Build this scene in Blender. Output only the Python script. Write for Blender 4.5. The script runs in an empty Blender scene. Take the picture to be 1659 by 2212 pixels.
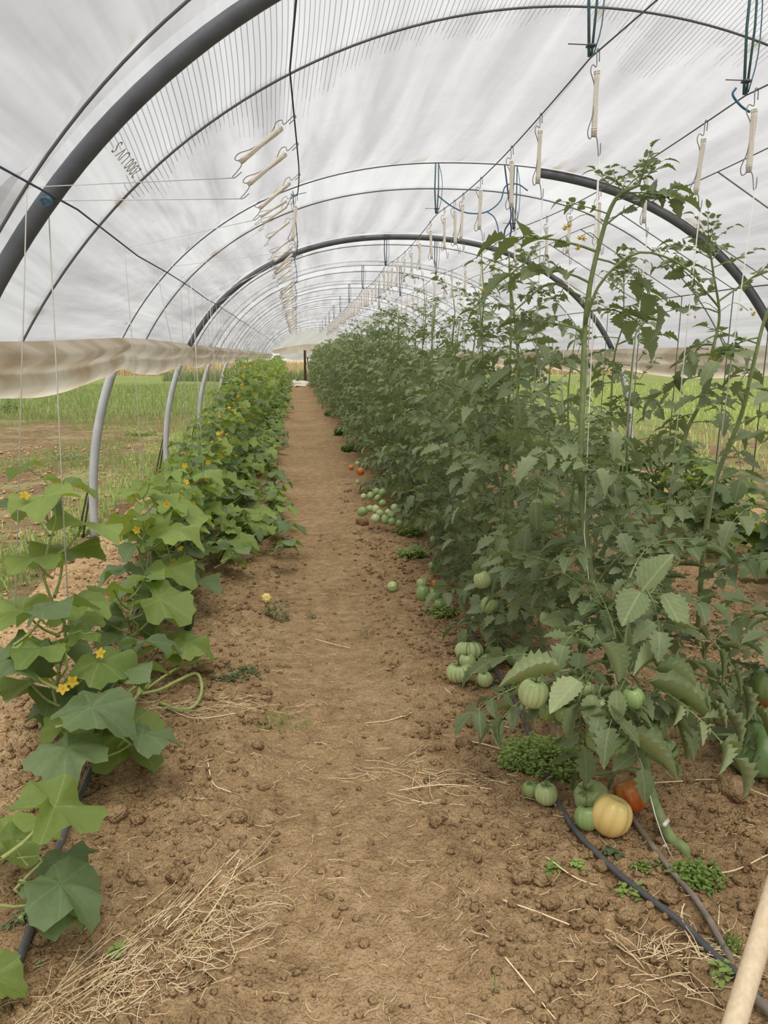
import bpy, math, random
import numpy as np
from mathutils import Vector, Matrix, Euler

random.seed(7)
RS = np.random.RandomState(11)
SC = bpy.context.scene
COL = SC.collection
PI = math.pi

# ------------------------------------------------------------------ camera
F, IW, IH = 1650.0, 1659.0, 2212.0
CAMH = 1.5
PITCH = math.atan(336.0 / F)
YAW = math.atan(189.5 / F * math.cos(PITCH))
cam_d = bpy.data.cameras.new('camera')
cam_d.sensor_fit = 'HORIZONTAL'
cam_d.sensor_width = 36.0
cam_d.lens = 36.0 * F / IW
cam_d.clip_start = 0.05
cam_d.clip_end = 2000
cam = bpy.data.objects.new('camera', cam_d)
cam.location = (0, 0, CAMH)
cam.rotation_euler = (PI / 2 - PITCH, 0, -YAW)
COL.objects.link(cam)
SC.camera = cam

# ------------------------------------------------------------------ world: bright even overcast
w = bpy.data.worlds.new('overcast_sky')
SC.world = w
w.use_nodes = True
wn = w.node_tree
wn.nodes.clear()
wo = wn.nodes.new('ShaderNodeOutputWorld')
wb = wn.nodes.new('ShaderNodeBackground')
wtc = wn.nodes.new('ShaderNodeTexCoord')
wsep = wn.nodes.new('ShaderNodeSeparateXYZ')
wr = wn.nodes.new('ShaderNodeValToRGB')
wn.links.new(wtc.outputs['Generated'], wsep.inputs[0])
wn.links.new(wsep.outputs['Z'], wr.inputs[0])
wr.color_ramp.elements[0].position = 0.0
wr.color_ramp.elements[0].color = (0.80, 0.80, 0.79, 1)
wr.color_ramp.elements[1].position = 0.75
wr.color_ramp.elements[1].color = (1.0, 0.99, 1.0, 1)
wn.links.new(wr.outputs[0], wb.inputs[0])
wb.inputs[1].default_value = 0.95
wn.links.new(wb.outputs[0], wo.inputs[0])
# the veiled sun, high and very soft
sl = bpy.data.lights.new('veiled_sun', 'SUN')
sl.energy = 5.6
sl.angle = math.radians(50)
sl.color = (1.0, 0.95, 0.87)
so = bpy.data.objects.new('veiled_sun', sl)
so.rotation_euler = (math.radians(20), math.radians(2), 0)
COL.objects.link(so)

SC.view_settings.view_transform = 'Standard'
SC.view_settings.look = 'None'
SC.view_settings.exposure = 0.08
SC.view_settings.gamma = 1.0
SC.view_settings.use_curve_mapping = False
SC.cycles.max_bounces = 7
SC.cycles.diffuse_bounces = 3
SC.cycles.glossy_bounces = 1
SC.cycles.transmission_bounces = 4
SC.cycles.transparent_max_bounces = 8
SC.cycles.caustics_reflective = False
SC.cycles.caustics_refractive = False
SC.cycles.use_fast_gi = False

# ------------------------------------------------------------------ view helpers (measuring real places from the photograph)
_fw = Vector((math.sin(YAW) * math.cos(PITCH), math.cos(YAW) * math.cos(PITCH), -math.sin(PITCH)))
_rt = Vector((math.cos(YAW), -math.sin(YAW), 0))
_up = Vector((math.sin(YAW) * math.sin(PITCH), math.cos(YAW) * math.sin(PITCH), math.cos(PITCH)))
EYE = Vector((0, 0, CAMH))


def ray(px, py):
    return _fw * F + _rt * (px - IW / 2) - _up * (py - IH / 2)


def gp(px, py, z=0.0):
    d = ray(px, py)
    return EYE + d * ((z - CAMH) / d.z)


def yp(px, py, Y):
    d = ray(px, py)
    return EYE + d * (Y / d.y)


# ------------------------------------------------------------------ noise
_P = RS.rand(256, 256)


def vn(x, y):
    x = np.asarray(x, dtype=float)
    y = np.asarray(y, dtype=float)
    xi = np.floor(x).astype(int)
    yi = np.floor(y).astype(int)
    fx = x - xi
    fy = y - yi
    fx = fx * fx * (3 - 2 * fx)
    fy = fy * fy * (3 - 2 * fy)
    a = _P[xi & 255, yi & 255]
    b = _P[(xi + 1) & 255, yi & 255]
    c = _P[xi & 255, (yi + 1) & 255]
    d = _P[(xi + 1) & 255, (yi + 1) & 255]
    return (a * (1 - fx) + b * fx) * (1 - fy) + (c * (1 - fx) + d * fx) * fy


def fbm(x, y, n=4):
    s = 0
    a = 0.5
    for k in range(n):
        s = s + a * (vn(x * 2 ** k + 17.3 * k, y * 2 ** k + 5.1 * k) - 0.5)
        a *= 0.5
    return s


def sstep(a, b, x):
    t = np.clip((x - a) / (b - a), 0, 1)
    return t * t * (3 - 2 * t)


def ground_z(x, y):
    x = np.asarray(x, dtype=float)
    y = np.asarray(y, dtype=float)
    pathm = 1 - sstep(0.18, 0.42, np.abs(x - 0.12))           # trodden path
    inside = (1 - sstep(2.9, 3.4, np.abs(x - 1.46))) * (1 - sstep(44, 46, y))
    rough = (1 - 0.72 * pathm) * (0.35 + 0.65 * inside)
    z = 0.10 * fbm(x * 1.1, y * 1.1, 3) * (1 - pathm * 0.6)
    b = vn(x * 9.1, y * 9.1)
    c = vn(x * 21.0 + 9, y * 21.0)
    z = z + rough * (0.030 * (b - 0.5) + 0.030 * np.abs(c - 0.5) + 0.016 * vn(x * 47, y * 47))
    z = z - 0.02 * pathm
    return z


def gz(x, y):
    return float(ground_z(x, y))


# ------------------------------------------------------------------ materials
def mat(name, base=(0.5, 0.5, 0.5), rough=0.7, spec=0.3):
    m = bpy.data.materials.new(name)
    m.use_nodes = True
    nt = m.node_tree
    b = nt.nodes['Principled BSDF']
    b.inputs['Base Color'].default_value = (*base, 1)
    b.inputs['Roughness'].default_value = rough
    b.inputs['Specular IOR Level'].default_value = spec
    return m, nt, b


def N(nt, kind, **kw):
    n = nt.nodes.new(kind)
    for k, v in kw.items():
        if hasattr(n, k):
            setattr(n, k, v)
        else:
            n.inputs[k].default_value = v
    return n


def ramp(nt, fac, stops, interp='LINEAR'):
    r = nt.nodes.new('ShaderNodeValToRGB')
    r.color_ramp.interpolation = interp
    e = r.color_ramp.elements
    while len(e) < len(stops):
        e.new(0.5)
    for i, (p, c) in enumerate(stops):
        e[i].position = p
        e[i].color = (*c, 1) if len(c) == 3 else c
    if fac is not None:
        nt.links.new(fac, r.inputs[0])
    return r.outputs[0]


def math_n(nt, op, a, b=None, c=None):
    n = nt.nodes.new('ShaderNodeMath')
    n.operation = op
    for i, v in enumerate((a, b, c)):
        if v is None:
            continue
        if isinstance(v, (int, float)):
            n.inputs[i].default_value = v
        else:
            nt.links.new(v, n.inputs[i])
    return n.outputs[0]


def mixc(nt, fac, a, b, mode='MIX'):
    n = nt.nodes.new('ShaderNodeMix')
    n.data_type = 'RGBA'
    n.blend_type = mode
    for sock, v in ((n.inputs[0], fac), (n.inputs[6], a), (n.inputs[7], b)):
        if isinstance(v, (int, float)):
            sock.default_value = v
        elif isinstance(v, tuple):
            sock.default_value = (*v, 1)
        else:
            nt.links.new(v, sock)
    return n.outputs[2]


def noise(nt, coord, scale, detail=3, rough=0.55, dist=0.0):
    n = N(nt, 'ShaderNodeTexNoise')
    n.inputs['Scale'].default_value = scale
    n.inputs['Detail'].default_value = detail
    n.inputs['Roughness'].default_value = rough
    n.inputs['Distortion'].default_value = dist
    if coord is not None:
        nt.links.new(coord, n.inputs['Vector'])
    return n.outputs[0]


def bump(nt, b, h, strength=0.4, dist=0.01):
    n = N(nt, 'ShaderNodeBump')
    n.inputs['Strength'].default_value = strength
    n.inputs['Distance'].default_value = dist
    nt.links.new(h, n.inputs['Height'])
    nt.links.new(n.outputs[0], b.inputs['Normal'])


def pos(nt):
    return N(nt, 'ShaderNodeNewGeometry').outputs['Position']


def mat_soil(name, k=1.0, fieldmix=False):
    m, nt, b = mat(name, rough=0.95, spec=0.1)
    p = pos(nt)
    n1 = noise(nt, p, 0.9, 4, 0.6)
    n2 = noise(nt, p, 14.0, 5, 0.65)
    n3 = noise(nt, p, 90.0, 3, 0.7)
    s = math_n(nt, 'ADD', math_n(nt, 'MULTIPLY', n1, 0.40), math_n(nt, 'MULTIPLY', n2, 0.60))
    c = ramp(nt, s, [(0.30, (0.23 * k, 0.145 * k, 0.080 * k)), (0.50, (0.43 * k, 0.295 * k, 0.160 * k)), (0.68, (0.60 * k, 0.43 * k, 0.26 * k))])
    c = mixc(nt, 0.5, c, ramp(nt, n3, [(0.3, (0.55, 0.52, 0.5)), (0.7, (1.12, 1.08, 1.02))]), 'MULTIPLY')
    if fieldmix:
        sep = N(nt, 'ShaderNodeSeparateXYZ')
        nt.links.new(p, sep.inputs[0])
        y = sep.outputs['Y']
        x = sep.outputs['X']
        # green sward beyond the tilled strip, ripe corn beyond it
        nb = noise(nt, p, 0.35, 4, 0.6)
        yy = math_n(nt, 'ADD', y, math_n(nt, 'MULTIPLY', math_n(nt, 'SUBTRACT', nb, 0.5), 9.0))
        dist = math_n(nt, 'ABSOLUTE', math_n(nt, 'SUBTRACT', x, 1.4))
        right = math_n(nt, 'GREATER_THAN', x, 1.4)
        # left: green starts at y 20; right: at x > 8
        ylim = math_n(nt, 'ADD', yy, math_n(nt, 'MULTIPLY', right, 6.0))
        # the tilled strip hugs the tunnel; further out grass
        ol = math_n(nt, 'MULTIPLY', math_n(nt, 'SUBTRACT', dist, 9.0), 1.0)
        gfac = math_n(nt, 'MAXIMUM', ramp(nt, math_n(nt, 'DIVIDE', ylim, 100.0), [(0.19, (0, 0, 0)), (0.235, (1, 1, 1))]),
                      ramp(nt, math_n(nt, 'ADD', math_n(nt, 'MULTIPLY', ol, 0.1), math_n(nt, 'MULTIPLY', nb, 0.25)), [(0.10, (0, 0, 0)), (0.22, (1, 1, 1))]))
        grass = ramp(nt, noise(nt, p, 3.0, 5, 0.7), [(0.3, (0.10, 0.13, 0.04)), (0.6, (0.18, 0.22, 0.07)), (0.8, (0.30, 0.28, 0.13))])
        c = mixc(nt, gfac, c, grass)
        # weeds creeping over the tilled strip
        wm = ramp(nt, noise(nt, p, 1.3, 5, 0.7), [(0.50, (0, 0, 0)), (0.60, (1, 1, 1))])
        wg = ramp(nt, noise(nt, p, 9.0, 4, 0.7), [(0.3, (0.12, 0.17, 0.05)), (0.7, (0.33, 0.32, 0.15))])
        c = mixc(nt, math_n(nt, 'MULTIPLY', wm, 0.65), c, wg)
        gold = ramp(nt, noise(nt, p, 1.2, 4, 0.6), [(0.3, (0.40, 0.30, 0.15)), (0.7, (0.52, 0.42, 0.24))])
        c = mixc(nt, ramp(nt, math_n(nt, 'DIVIDE', yy, 100.0), [(0.60, (0, 0, 0)), (0.66, (1, 1, 1))]), c, gold)
    nt.links.new(c, b.inputs['Base Color'])
    def crumbs(sc):
        vo = N(nt, 'ShaderNodeTexVoronoi')
        vo.inputs['Scale'].default_value = sc
        vo.inputs['Randomness'].default_value = 1.0
        nt.links.new(p, vo.inputs['Vector'])
        return math_n(nt, 'SUBTRACT', 1.0, vo.outputs['Distance'])
    h = math_n(nt, 'ADD', math_n(nt, 'MULTIPLY', n2, 0.8), math_n(nt, 'MULTIPLY', n3, 0.5))
    h = math_n(nt, 'ADD', h, math_n(nt, 'ADD', math_n(nt, 'MULTIPLY', crumbs(45.0), 0.55), math_n(nt, 'MULTIPLY', crumbs(120.0), 0.35)))
    bump(nt, b, h, 1.0, 0.026)
    return m


def mat_leaf(name, dark, light, under, trans, veins=None, rough=0.5, tf=0.35, var=0.45):
    """leaf: top colour varies per leaf, underside paler, light passes through"""
    m, nt, b = mat(name, rough=rough, spec=0.35)
    oi = N(nt, 'ShaderNodeObjectInfo').outputs['Random']
    p = pos(nt)
    nn = noise(nt, p, 2.0, 2)
    s = math_n(nt, 'ADD', math_n(nt, 'MULTIPLY', oi, var), math_n(nt, 'MULTIPLY', nn, 1 - var))
    c = ramp(nt, s, [(0.22, dark), (0.72, light)])
    nf = noise(nt, p, 60.0, 3, 0.6)
    c = mixc(nt, 0.35, c, ramp(nt, nf, [(0.3, (0.7, 0.7, 0.7)), (0.7, (1.2, 1.2, 1.1))]), 'MULTIPLY')
    if veins:
        uv = N(nt, 'ShaderNodeUVMap').outputs[0]
        sep = N(nt, 'ShaderNodeSeparateXYZ')
        nt.links.new(uv, sep.inputs[0])
        u, v = sep.outputs['X'], sep.outputs['Y']
        if veins == 'pinnate':
            av = math_n(nt, 'ABSOLUTE', v)
            mid = math_n(nt, 'LESS_THAN', av, 0.035)
            t = math_n(nt, 'PINGPONG', math_n(nt, 'SUBTRACT', u, math_n(nt, 'MULTIPLY', av, 0.9)), 0.075)
            lat = math_n(nt, 'LESS_THAN', t, 0.010)
            ve = math_n(nt, 'MAXIMUM', mid, math_n(nt, 'MULTIPLY', lat, 0.7))
        else:
            ang = math_n(nt, 'ARCTAN2', v, u)
            pp = math_n(nt, 'PINGPONG', ang, 0.40)
            r = math_n(nt, 'SQRT', math_n(nt, 'ADD', math_n(nt, 'MULTIPLY', u, u), math_n(nt, 'MULTIPLY', v, v)))
            ve = math_n(nt, 'LESS_THAN', math_n(nt, 'MULTIPLY', pp, r), 0.008)
        c = mixc(nt, math_n(nt, 'MULTIPLY', ve, 0.24 if veins == 'pinnate' else 0.16), c, tuple(min(1, x * 1.7 + 0.04) for x in light))
    bf = N(nt, 'ShaderNodeNewGeometry').outputs['Backfacing']
    c = mixc(nt, bf, c, under)
    nt.links.new(c, b.inputs['Base Color'])
    tr = N(nt, 'ShaderNodeBsdfTranslucent')
    tr.inputs[0].default_value = (*trans, 1)
    mx = N(nt, 'ShaderNodeMixShader')
    mx.inputs[0].default_value = tf
    nt.links.new(b.outputs[0], mx.inputs[1])
    nt.links.new(tr.outputs[0], mx.inputs[2])
    nt.links.new(mx.outputs[0], nt.nodes['Material Output'].inputs[0])
    bump(nt, b, nf, 0.25, 0.004)
    return m


def mat_simple(name, c1, c2=None, scale=20.0, rough=0.6, spec=0.3, bumpk=0.0, stretch=None):
    m, nt, b = mat(name, c1, rough, spec)
    if c2:
        tc = N(nt, 'ShaderNodeTexCoord').outputs['Object']
        if stretch:
            mp = N(nt, 'ShaderNodeMapping')
            mp.inputs['Scale'].default_value = stretch
            nt.links.new(tc, mp.inputs[0])
            tc = mp.outputs[0]
        n = noise(nt, tc, scale, 4, 0.6)
        nt.links.new(ramp(nt, n, [(0.3, c1), (0.7, c2)]), b.inputs['Base Color'])
        if bumpk:
            bump(nt, b, n, bumpk, 0.005)
    return m


M = {}
M['soil'] = mat_soil('tilled_soil', 1.10)
M['clod'] = mat_soil('soil_clods', 1.0)
M['field'] = mat_soil('field_ground', 0.42, True)
M['tomato_leaf'] = mat_leaf('tomato_leaf', (0.105, 0.145, 0.062), (0.25, 0.305, 0.155), (0.32, 0.37, 0.22), (0.17, 0.25, 0.06), 'pinnate', 0.46, 0.28)
M['pale_leaf'] = mat_leaf('curled_pale_tomato_leaf', (0.20, 0.26, 0.12), (0.36, 0.42, 0.22), (0.42, 0.47, 0.28), (0.28, 0.36, 0.12), 'pinnate', 0.6, 0.25)
M['cuc_leaf'] = mat_leaf('cucumber_leaf', (0.15, 0.22, 0.055), (0.33, 0.44, 0.13), (0.36, 0.47, 0.14), (0.34, 0.46, 0.05), 'palmate', 0.55, 0.38)
M['cuc_dark'] = mat_leaf('old_cucumber_leaf', (0.105, 0.16, 0.065), (0.21, 0.29, 0.135), (0.30, 0.39, 0.13), (0.20, 0.30, 0.05), 'palmate', 0.55, 0.32)
M['weed'] = mat_leaf('weed_leaf', (0.19, 0.28, 0.07), (0.38, 0.50, 0.15), (0.34, 0.44, 0.15), (0.25, 0.4, 0.06), None, 0.6, 0.3)
M['weed_dull'] = mat_leaf('dull_weed_leaf', (0.10, 0.14, 0.06), (0.20, 0.24, 0.12), (0.2, 0.25, 0.12), (0.2, 0.28, 0.08), None, 0.6, 0.3)
M['grass'] = mat_leaf('field_grass', (0.14, 0.18, 0.06), (0.30, 0.34, 0.13), (0.25, 0.3, 0.11), (0.22, 0.3, 0.07), None, 0.7, 0.35)
M['meadow'] = mat_leaf('meadow_grass', (0.24, 0.29, 0.09), (0.44, 0.50, 0.17), (0.36, 0.42, 0.15), (0.35, 0.46, 0.10), None, 0.7, 0.35)
M['gold'] = mat_leaf('ripe_grass', (0.34, 0.27, 0.14), (0.54, 0.44, 0.25), (0.5, 0.4, 0.2), (0.4, 0.32, 0.15), None, 0.8, 0.3)
M['stem'] = mat_simple('tomato_stem', (0.16, 0.21, 0.08), (0.27, 0.33, 0.14), 30, 0.6, 0.3, 0.2)
M['stem_pale'] = mat_simple('cucumber_stem', (0.26, 0.32, 0.10), (0.40, 0.44, 0.17), 30, 0.6, 0.3, 0.2)
M['straw'] = mat_simple('straw', (0.70, 0.54, 0.31), (0.95, 0.80, 0.54), 6, 0.8, 0.2)
M['straw_dull'] = mat_simple('weathered_straw', (0.26, 0.20, 0.12), (0.42, 0.33, 0.20), 6, 0.9, 0.1)
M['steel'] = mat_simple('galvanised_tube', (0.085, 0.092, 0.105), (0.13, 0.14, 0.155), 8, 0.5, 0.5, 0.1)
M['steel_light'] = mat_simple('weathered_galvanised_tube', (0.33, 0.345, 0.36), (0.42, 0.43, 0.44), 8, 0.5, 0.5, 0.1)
M['wire'] = mat_simple('dark_wire', (0.10, 0.105, 0.11), (0.16, 0.16, 0.165), 8, 0.5, 0.4)
M['rope'] = mat_simple('grey_rope', (0.17, 0.17, 0.165), (0.26, 0.25, 0.24), 40, 0.8, 0.2)
M['green_rope'] = mat_simple('dark_green_rope', (0.06, 0.08, 0.04), (0.13, 0.14, 0.08), 40, 0.8, 0.2)
M['blue'] = mat_simple('blue_twine', (0.06, 0.17, 0.28), (0.12, 0.26, 0.38), 60, 0.7, 0.2)
M['bluedark'] = mat_simple('dark_blue_twine', (0.06, 0.08, 0.14), (0.10, 0.13, 0.20), 60, 0.7, 0.2)
M['strap'] = mat_simple('teal_strap', (0.05, 0.11, 0.12), (0.09, 0.17, 0.18), 60, 0.6, 0.3)
M['twine'] = mat_simple('cream_twine', (0.78, 0.72, 0.62), (0.92, 0.87, 0.78), 120, 0.85, 0.1, 0.4)
M['string'] = mat_simple('white_string', (0.72, 0.70, 0.64), (0.85, 0.83, 0.78), 80, 0.8, 0.1)
M['hook'] = mat_simple('galvanised_hook_wire', (0.20, 0.20, 0.20), (0.32, 0.31, 0.30), 20, 0.4, 0.6)
M['hose'] = mat_simple('black_drip_hose', (0.055, 0.058, 0.066), (0.12, 0.115, 0.11), 12, 0.5, 0.4, 0.2)
M['hose_dusty'] = mat_simple('dusty_drip_hose', (0.15, 0.125, 0.105), (0.30, 0.25, 0.21), 12, 0.7, 0.2, 0.2)
M['wood'] = mat_simple('pale_pole_wood', (0.62, 0.48, 0.31), (0.76, 0.63, 0.45), 6, 0.6, 0.3, 0.15, (14, 14, 1))
M['oldwood'] = mat_simple('dark_post_wood', (0.06, 0.04, 0.03), (0.11, 0.075, 0.055), 12, 0.9, 0.1, 0.3)
M['cuke'] = mat_simple('cucumber_skin', (0.025, 0.060, 0.020), (0.05, 0.10, 0.035), 25, 0.35, 0.5, 0.2)
M['yellow'] = mat_leaf('yellow_petals', (0.72, 0.46, 0.03), (0.85, 0.60, 0.06), (0.75, 0.55, 0.08), (0.8, 0.55, 0.05), None, 0.6, 0.35)
M['sack'] = mat_simple('pale_sacking', (0.55, 0.48, 0.38), (0.75, 0.70, 0.62), 3, 0.8, 0.2, 0.3)
M['rust'] = mat_simple('brown_litter', (0.30, 0.16, 0.09), (0.42, 0.25, 0.14), 20, 0.9, 0.1)
M['ink'] = mat_simple('faded_print', (0.50, 0.50, 0.52), None, 1, 0.8, 0.1)
M['cut'] = mat_simple('pale_cut_wood', (0.7, 0.68, 0.58), (0.8, 0.78, 0.7), 30, 0.7, 0.2)


def mat_fruit(name, c_top, c_mid, c_bot, stripe, sk=0.5, rough=0.28):
    m, nt, b = mat(name, rough=rough, spec=0.5)
    uv = N(nt, 'ShaderNodeUVMap').outputs[0]
    sep = N(nt, 'ShaderNodeSeparateXYZ')
    nt.links.new(uv, sep.inputs[0])
    tc = N(nt, 'ShaderNodeTexCoord').outputs['Object']
    nn = noise(nt, tc, 18.0, 3)
    v = math_n(nt, 'ADD', sep.outputs['Y'], math_n(nt, 'MULTIPLY', math_n(nt, 'SUBTRACT', nn, 0.5), 0.35))
    c = ramp(nt, v, [(0.1, c_bot), (0.5, c_mid), (0.92, c_top)])
    n2 = noise(nt, tc, 35.0, 3)
    st = math_n(nt, 'SINE', math_n(nt, 'ADD', math_n(nt, 'MULTIPLY', sep.outputs['X'], 2 * PI * 16), math_n(nt, 'MULTIPLY', n2, 5.0)))
    c = mixc(nt, math_n(nt, 'MULTIPLY', math_n(nt, 'MAXIMUM', st, 0.0), sk), c, stripe)
    nt.links.new(c, b.inputs['Base Color'])
    return m


M['fr_green'] = mat_fruit('green_tomato_skin', (0.24, 0.33, 0.12), (0.30, 0.40, 0.15), (0.34, 0.43, 0.17), (0.19, 0.29, 0.09), 0.45)
M['fr_pale'] = mat_fruit('pale_green_tomato_skin', (0.34, 0.43, 0.17), (0.50, 0.57, 0.27), (0.58, 0.63, 0.34), (0.27, 0.38, 0.14), 0.5)
M['fr_dark'] = mat_fruit('dark_green_tomato_skin', (0.11, 0.19, 0.06), (0.25, 0.36, 0.14), (0.30, 0.40, 0.17), (0.15, 0.25, 0.08), 0.55, 0.38)
M['fr_yellow'] = mat_fruit('yellow_orange_tomato_skin', (0.72, 0.58, 0.20), (0.80, 0.58, 0.21), (0.80, 0.46, 0.15), (0.74, 0.62, 0.26), 0.35)
M['fr_red'] = mat_fruit('red_orange_tomato_skin', (0.45, 0.25, 0.05), (0.66, 0.17, 0.035), (0.62, 0.10, 0.02), (0.70, 0.26, 0.06), 0.3)


def mat_film(name, dirty=0.0, tint=(0.375, 0.38, 0.395)):
    m = bpy.data.materials.new(name)
    m.use_nodes = True
    nt = m.node_tree
    nt.nodes.clear()
    out = N(nt, 'ShaderNodeOutputMaterial')
    uv = N(nt, 'ShaderNodeUVMap').outputs[0]
    p = pos(nt)
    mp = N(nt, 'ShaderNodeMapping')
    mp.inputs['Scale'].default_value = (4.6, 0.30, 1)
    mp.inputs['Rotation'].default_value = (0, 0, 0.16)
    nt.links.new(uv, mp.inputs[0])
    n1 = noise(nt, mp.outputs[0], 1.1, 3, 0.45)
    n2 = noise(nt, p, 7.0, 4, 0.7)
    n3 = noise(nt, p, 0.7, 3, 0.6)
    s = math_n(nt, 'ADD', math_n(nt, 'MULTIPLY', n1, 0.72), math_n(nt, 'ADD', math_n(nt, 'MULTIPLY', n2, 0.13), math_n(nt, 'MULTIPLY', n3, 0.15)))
    c = ramp(nt, s, [(0.38, tuple(0.74 * t for t in tint)), (0.50, tuple(0.96 * t for t in tint)), (0.62, tuple(1.18 * t for t in tint))])  # pleat shading painted into the film colour as lighter and darker streaks
    if dirty:
        d = ramp(nt, noise(nt, p, 1.6, 3, 0.5), [(0.36, (0.60, 0.48, 0.33)), (0.60, (0.86, 0.79, 0.66))])
        c = mixc(nt, dirty, c, d)
    else:
        at = N(nt, 'ShaderNodeAttribute', attribute_name='stain').outputs['Fac']
        c = mixc(nt, at, c, (0.22, 0.17, 0.10))
        ba = N(nt, 'ShaderNodeAttribute', attribute_name='clear').outputs['Fac']
        c = mixc(nt, math_n(nt, 'MULTIPLY', ba, 0.42), c, (0.56, 0.59, 0.61))
        cr = N(nt, 'ShaderNodeAttribute', attribute_name='crease').outputs['Fac']
        sep = N(nt, 'ShaderNodeSeparateXYZ')
        nt.links.new(uv, sep.inputs[0])
        u = math_n(nt, 'ADD', sep.outputs['X'], math_n(nt, 'MULTIPLY', noise(nt, mp.outputs[0], 0.8, 1), 0.05))
        fr = math_n(nt, 'PINGPONG', u, 0.0125)
        per = noise(nt, uv, 0.0, 0)
        cell = N(nt, 'ShaderNodeTexWhiteNoise', noise_dimensions='1D')
        nt.links.new(math_n(nt, 'FLOOR', math_n(nt, 'DIVIDE', u, 0.025)), cell.inputs['W'])
        ln = math_n(nt, 'LESS_THAN', fr, 0.0021)
        # each crease runs out at its own length
        on = math_n(nt, 'GREATER_THAN', cr, math_n(nt, 'ADD', math_n(nt, 'MULTIPLY', cell.outputs[0], 0.62), 0.05))
        lf = math_n(nt, 'MULTIPLY', math_n(nt, 'MULTIPLY', ln, on), 0.62)
        c = mixc(nt, lf, c, (0.04, 0.04, 0.045))
    di = N(nt, 'ShaderNodeBsdfDiffuse')
    tr = N(nt, 'ShaderNodeBsdfTranslucent')
    tp = N(nt, 'ShaderNodeBsdfTransparent')
    tp.inputs[0].default_value = (0.95, 0.95, 0.95, 1)
    nt.links.new(c, di.inputs[0])
    nt.links.new(c, tr.inputs[0])
    m1 = N(nt, 'ShaderNodeMixShader')
    m1.inputs[0].default_value = 0.72 if not dirty else 0.66
    nt.links.new(di.outputs[0], m1.inputs[1])
    nt.links.new(tr.outputs[0], m1.inputs[2])
    m2 = N(nt, 'ShaderNodeMixShader')
    m2.inputs[0].default_value = 0.34 if not dirty else 0.04
    if not dirty:
        nt.links.new(math_n(nt, 'SUBTRACT', 0.34, math_n(nt, 'MULTIPLY', math_n(nt, 'MAXIMUM', lf, at), 0.34)), m2.inputs[0])
    nt.links.new(m1.outputs[0], m2.inputs[1])
    nt.links.new(tp.outputs[0], m2.inputs[2])
    nt.links.new(m2.outputs[0], out.inputs[0])
    bn = N(nt, 'ShaderNodeBump')
    bn.inputs['Strength'].default_value = 0.5
    bn.inputs['Distance'].default_value = 0.10
    nt.links.new(n1, bn.inputs['Height'])
    nt.links.new(bn.outputs[0], di.inputs['Normal'])
    nt.links.new(bn.outputs[0], tr.inputs['Normal'])
    return m


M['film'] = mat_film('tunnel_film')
M['curtain'] = mat_film('dirty_curtain_film', 0.8)
M['endfilm'] = mat_film('end_film', 0.06, (0.92, 0.92, 0.93))
M['endstrip'] = mat_film('dirty_end_film', 0.7, (0.8, 0.76, 0.68))


# ------------------------------------------------------------------ mesh helpers
class MB:
    def __init__(self):
        self.v, self.f, self.uv, self.mi = [], [], [], []

    def add(self, vs, fs, uvs=None, mi=0):
        o = len(self.v)
        self.v.extend([tuple(a) for a in vs])
        self.f.extend([tuple(i + o for i in q) for q in fs])
        self.uv.extend(uvs if uvs is not None else [(0.3, 0.3)] * len(vs))
        self.mi.extend([mi] * len(fs))
        return self

    def tube(self, pts, rad, sides=6, mi=0, cap=True):
        pts = [Vector(p) for p in pts]
        n = len(pts)
        rr = rad if isinstance(rad, (list, tuple)) else [rad] * n
        vs, fs = [], []
        t0 = (pts[1] - pts[0]).normalized()
        a = t0.orthogonal().normalized()
        for i, p in enumerate(pts):
            t = (pts[min(i + 1, n - 1)] - pts[max(i - 1, 0)])
            t = t.normalized() if t.length > 1e-9 else t0
            a = a - t * a.dot(t)
            a = a.normalized() if a.length > 1e-6 else t.orthogonal().normalized()
            b = t.cross(a)
            for k in range(sides):
                an = 2 * PI * k / sides
                vs.append(p + (a * math.cos(an) + b * math.sin(an)) * rr[i])
        for i in range(n - 1):
            for k in range(sides):
                k2 = (k + 1) % sides
                fs.append((i * sides + k, i * sides + k2, (i + 1) * sides + k2, (i + 1) * sides + k))
        if cap:
            fs.append(tuple(range(sides))[::-1])
            fs.append(tuple((n - 1) * sides + k for k in range(sides)))
        return self.add(vs, fs, None, mi)

    def mesh(self, name, mats, smooth=True):
        me = bpy.data.meshes.new(name)
        me.from_pydata(self.v, [], self.f)
        uvl = me.uv_layers.new(name='uv')
        li = np.empty(len(me.loops), dtype=np.int32)
        me.loops.foreach_get('vertex_index', li)
        uvl.data.foreach_set('uv', np.asarray(self.uv, dtype=np.float32)[li].ravel())
        for m in (mats if isinstance(mats, (list, tuple)) else [mats]):
            me.materials.append(m)
        if any(self.mi):
            me.polygons.foreach_set('material_index', self.mi)
        if smooth:
            me.polygons.foreach_set('use_smooth', [True] * len(me.polygons))
        return me


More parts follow.
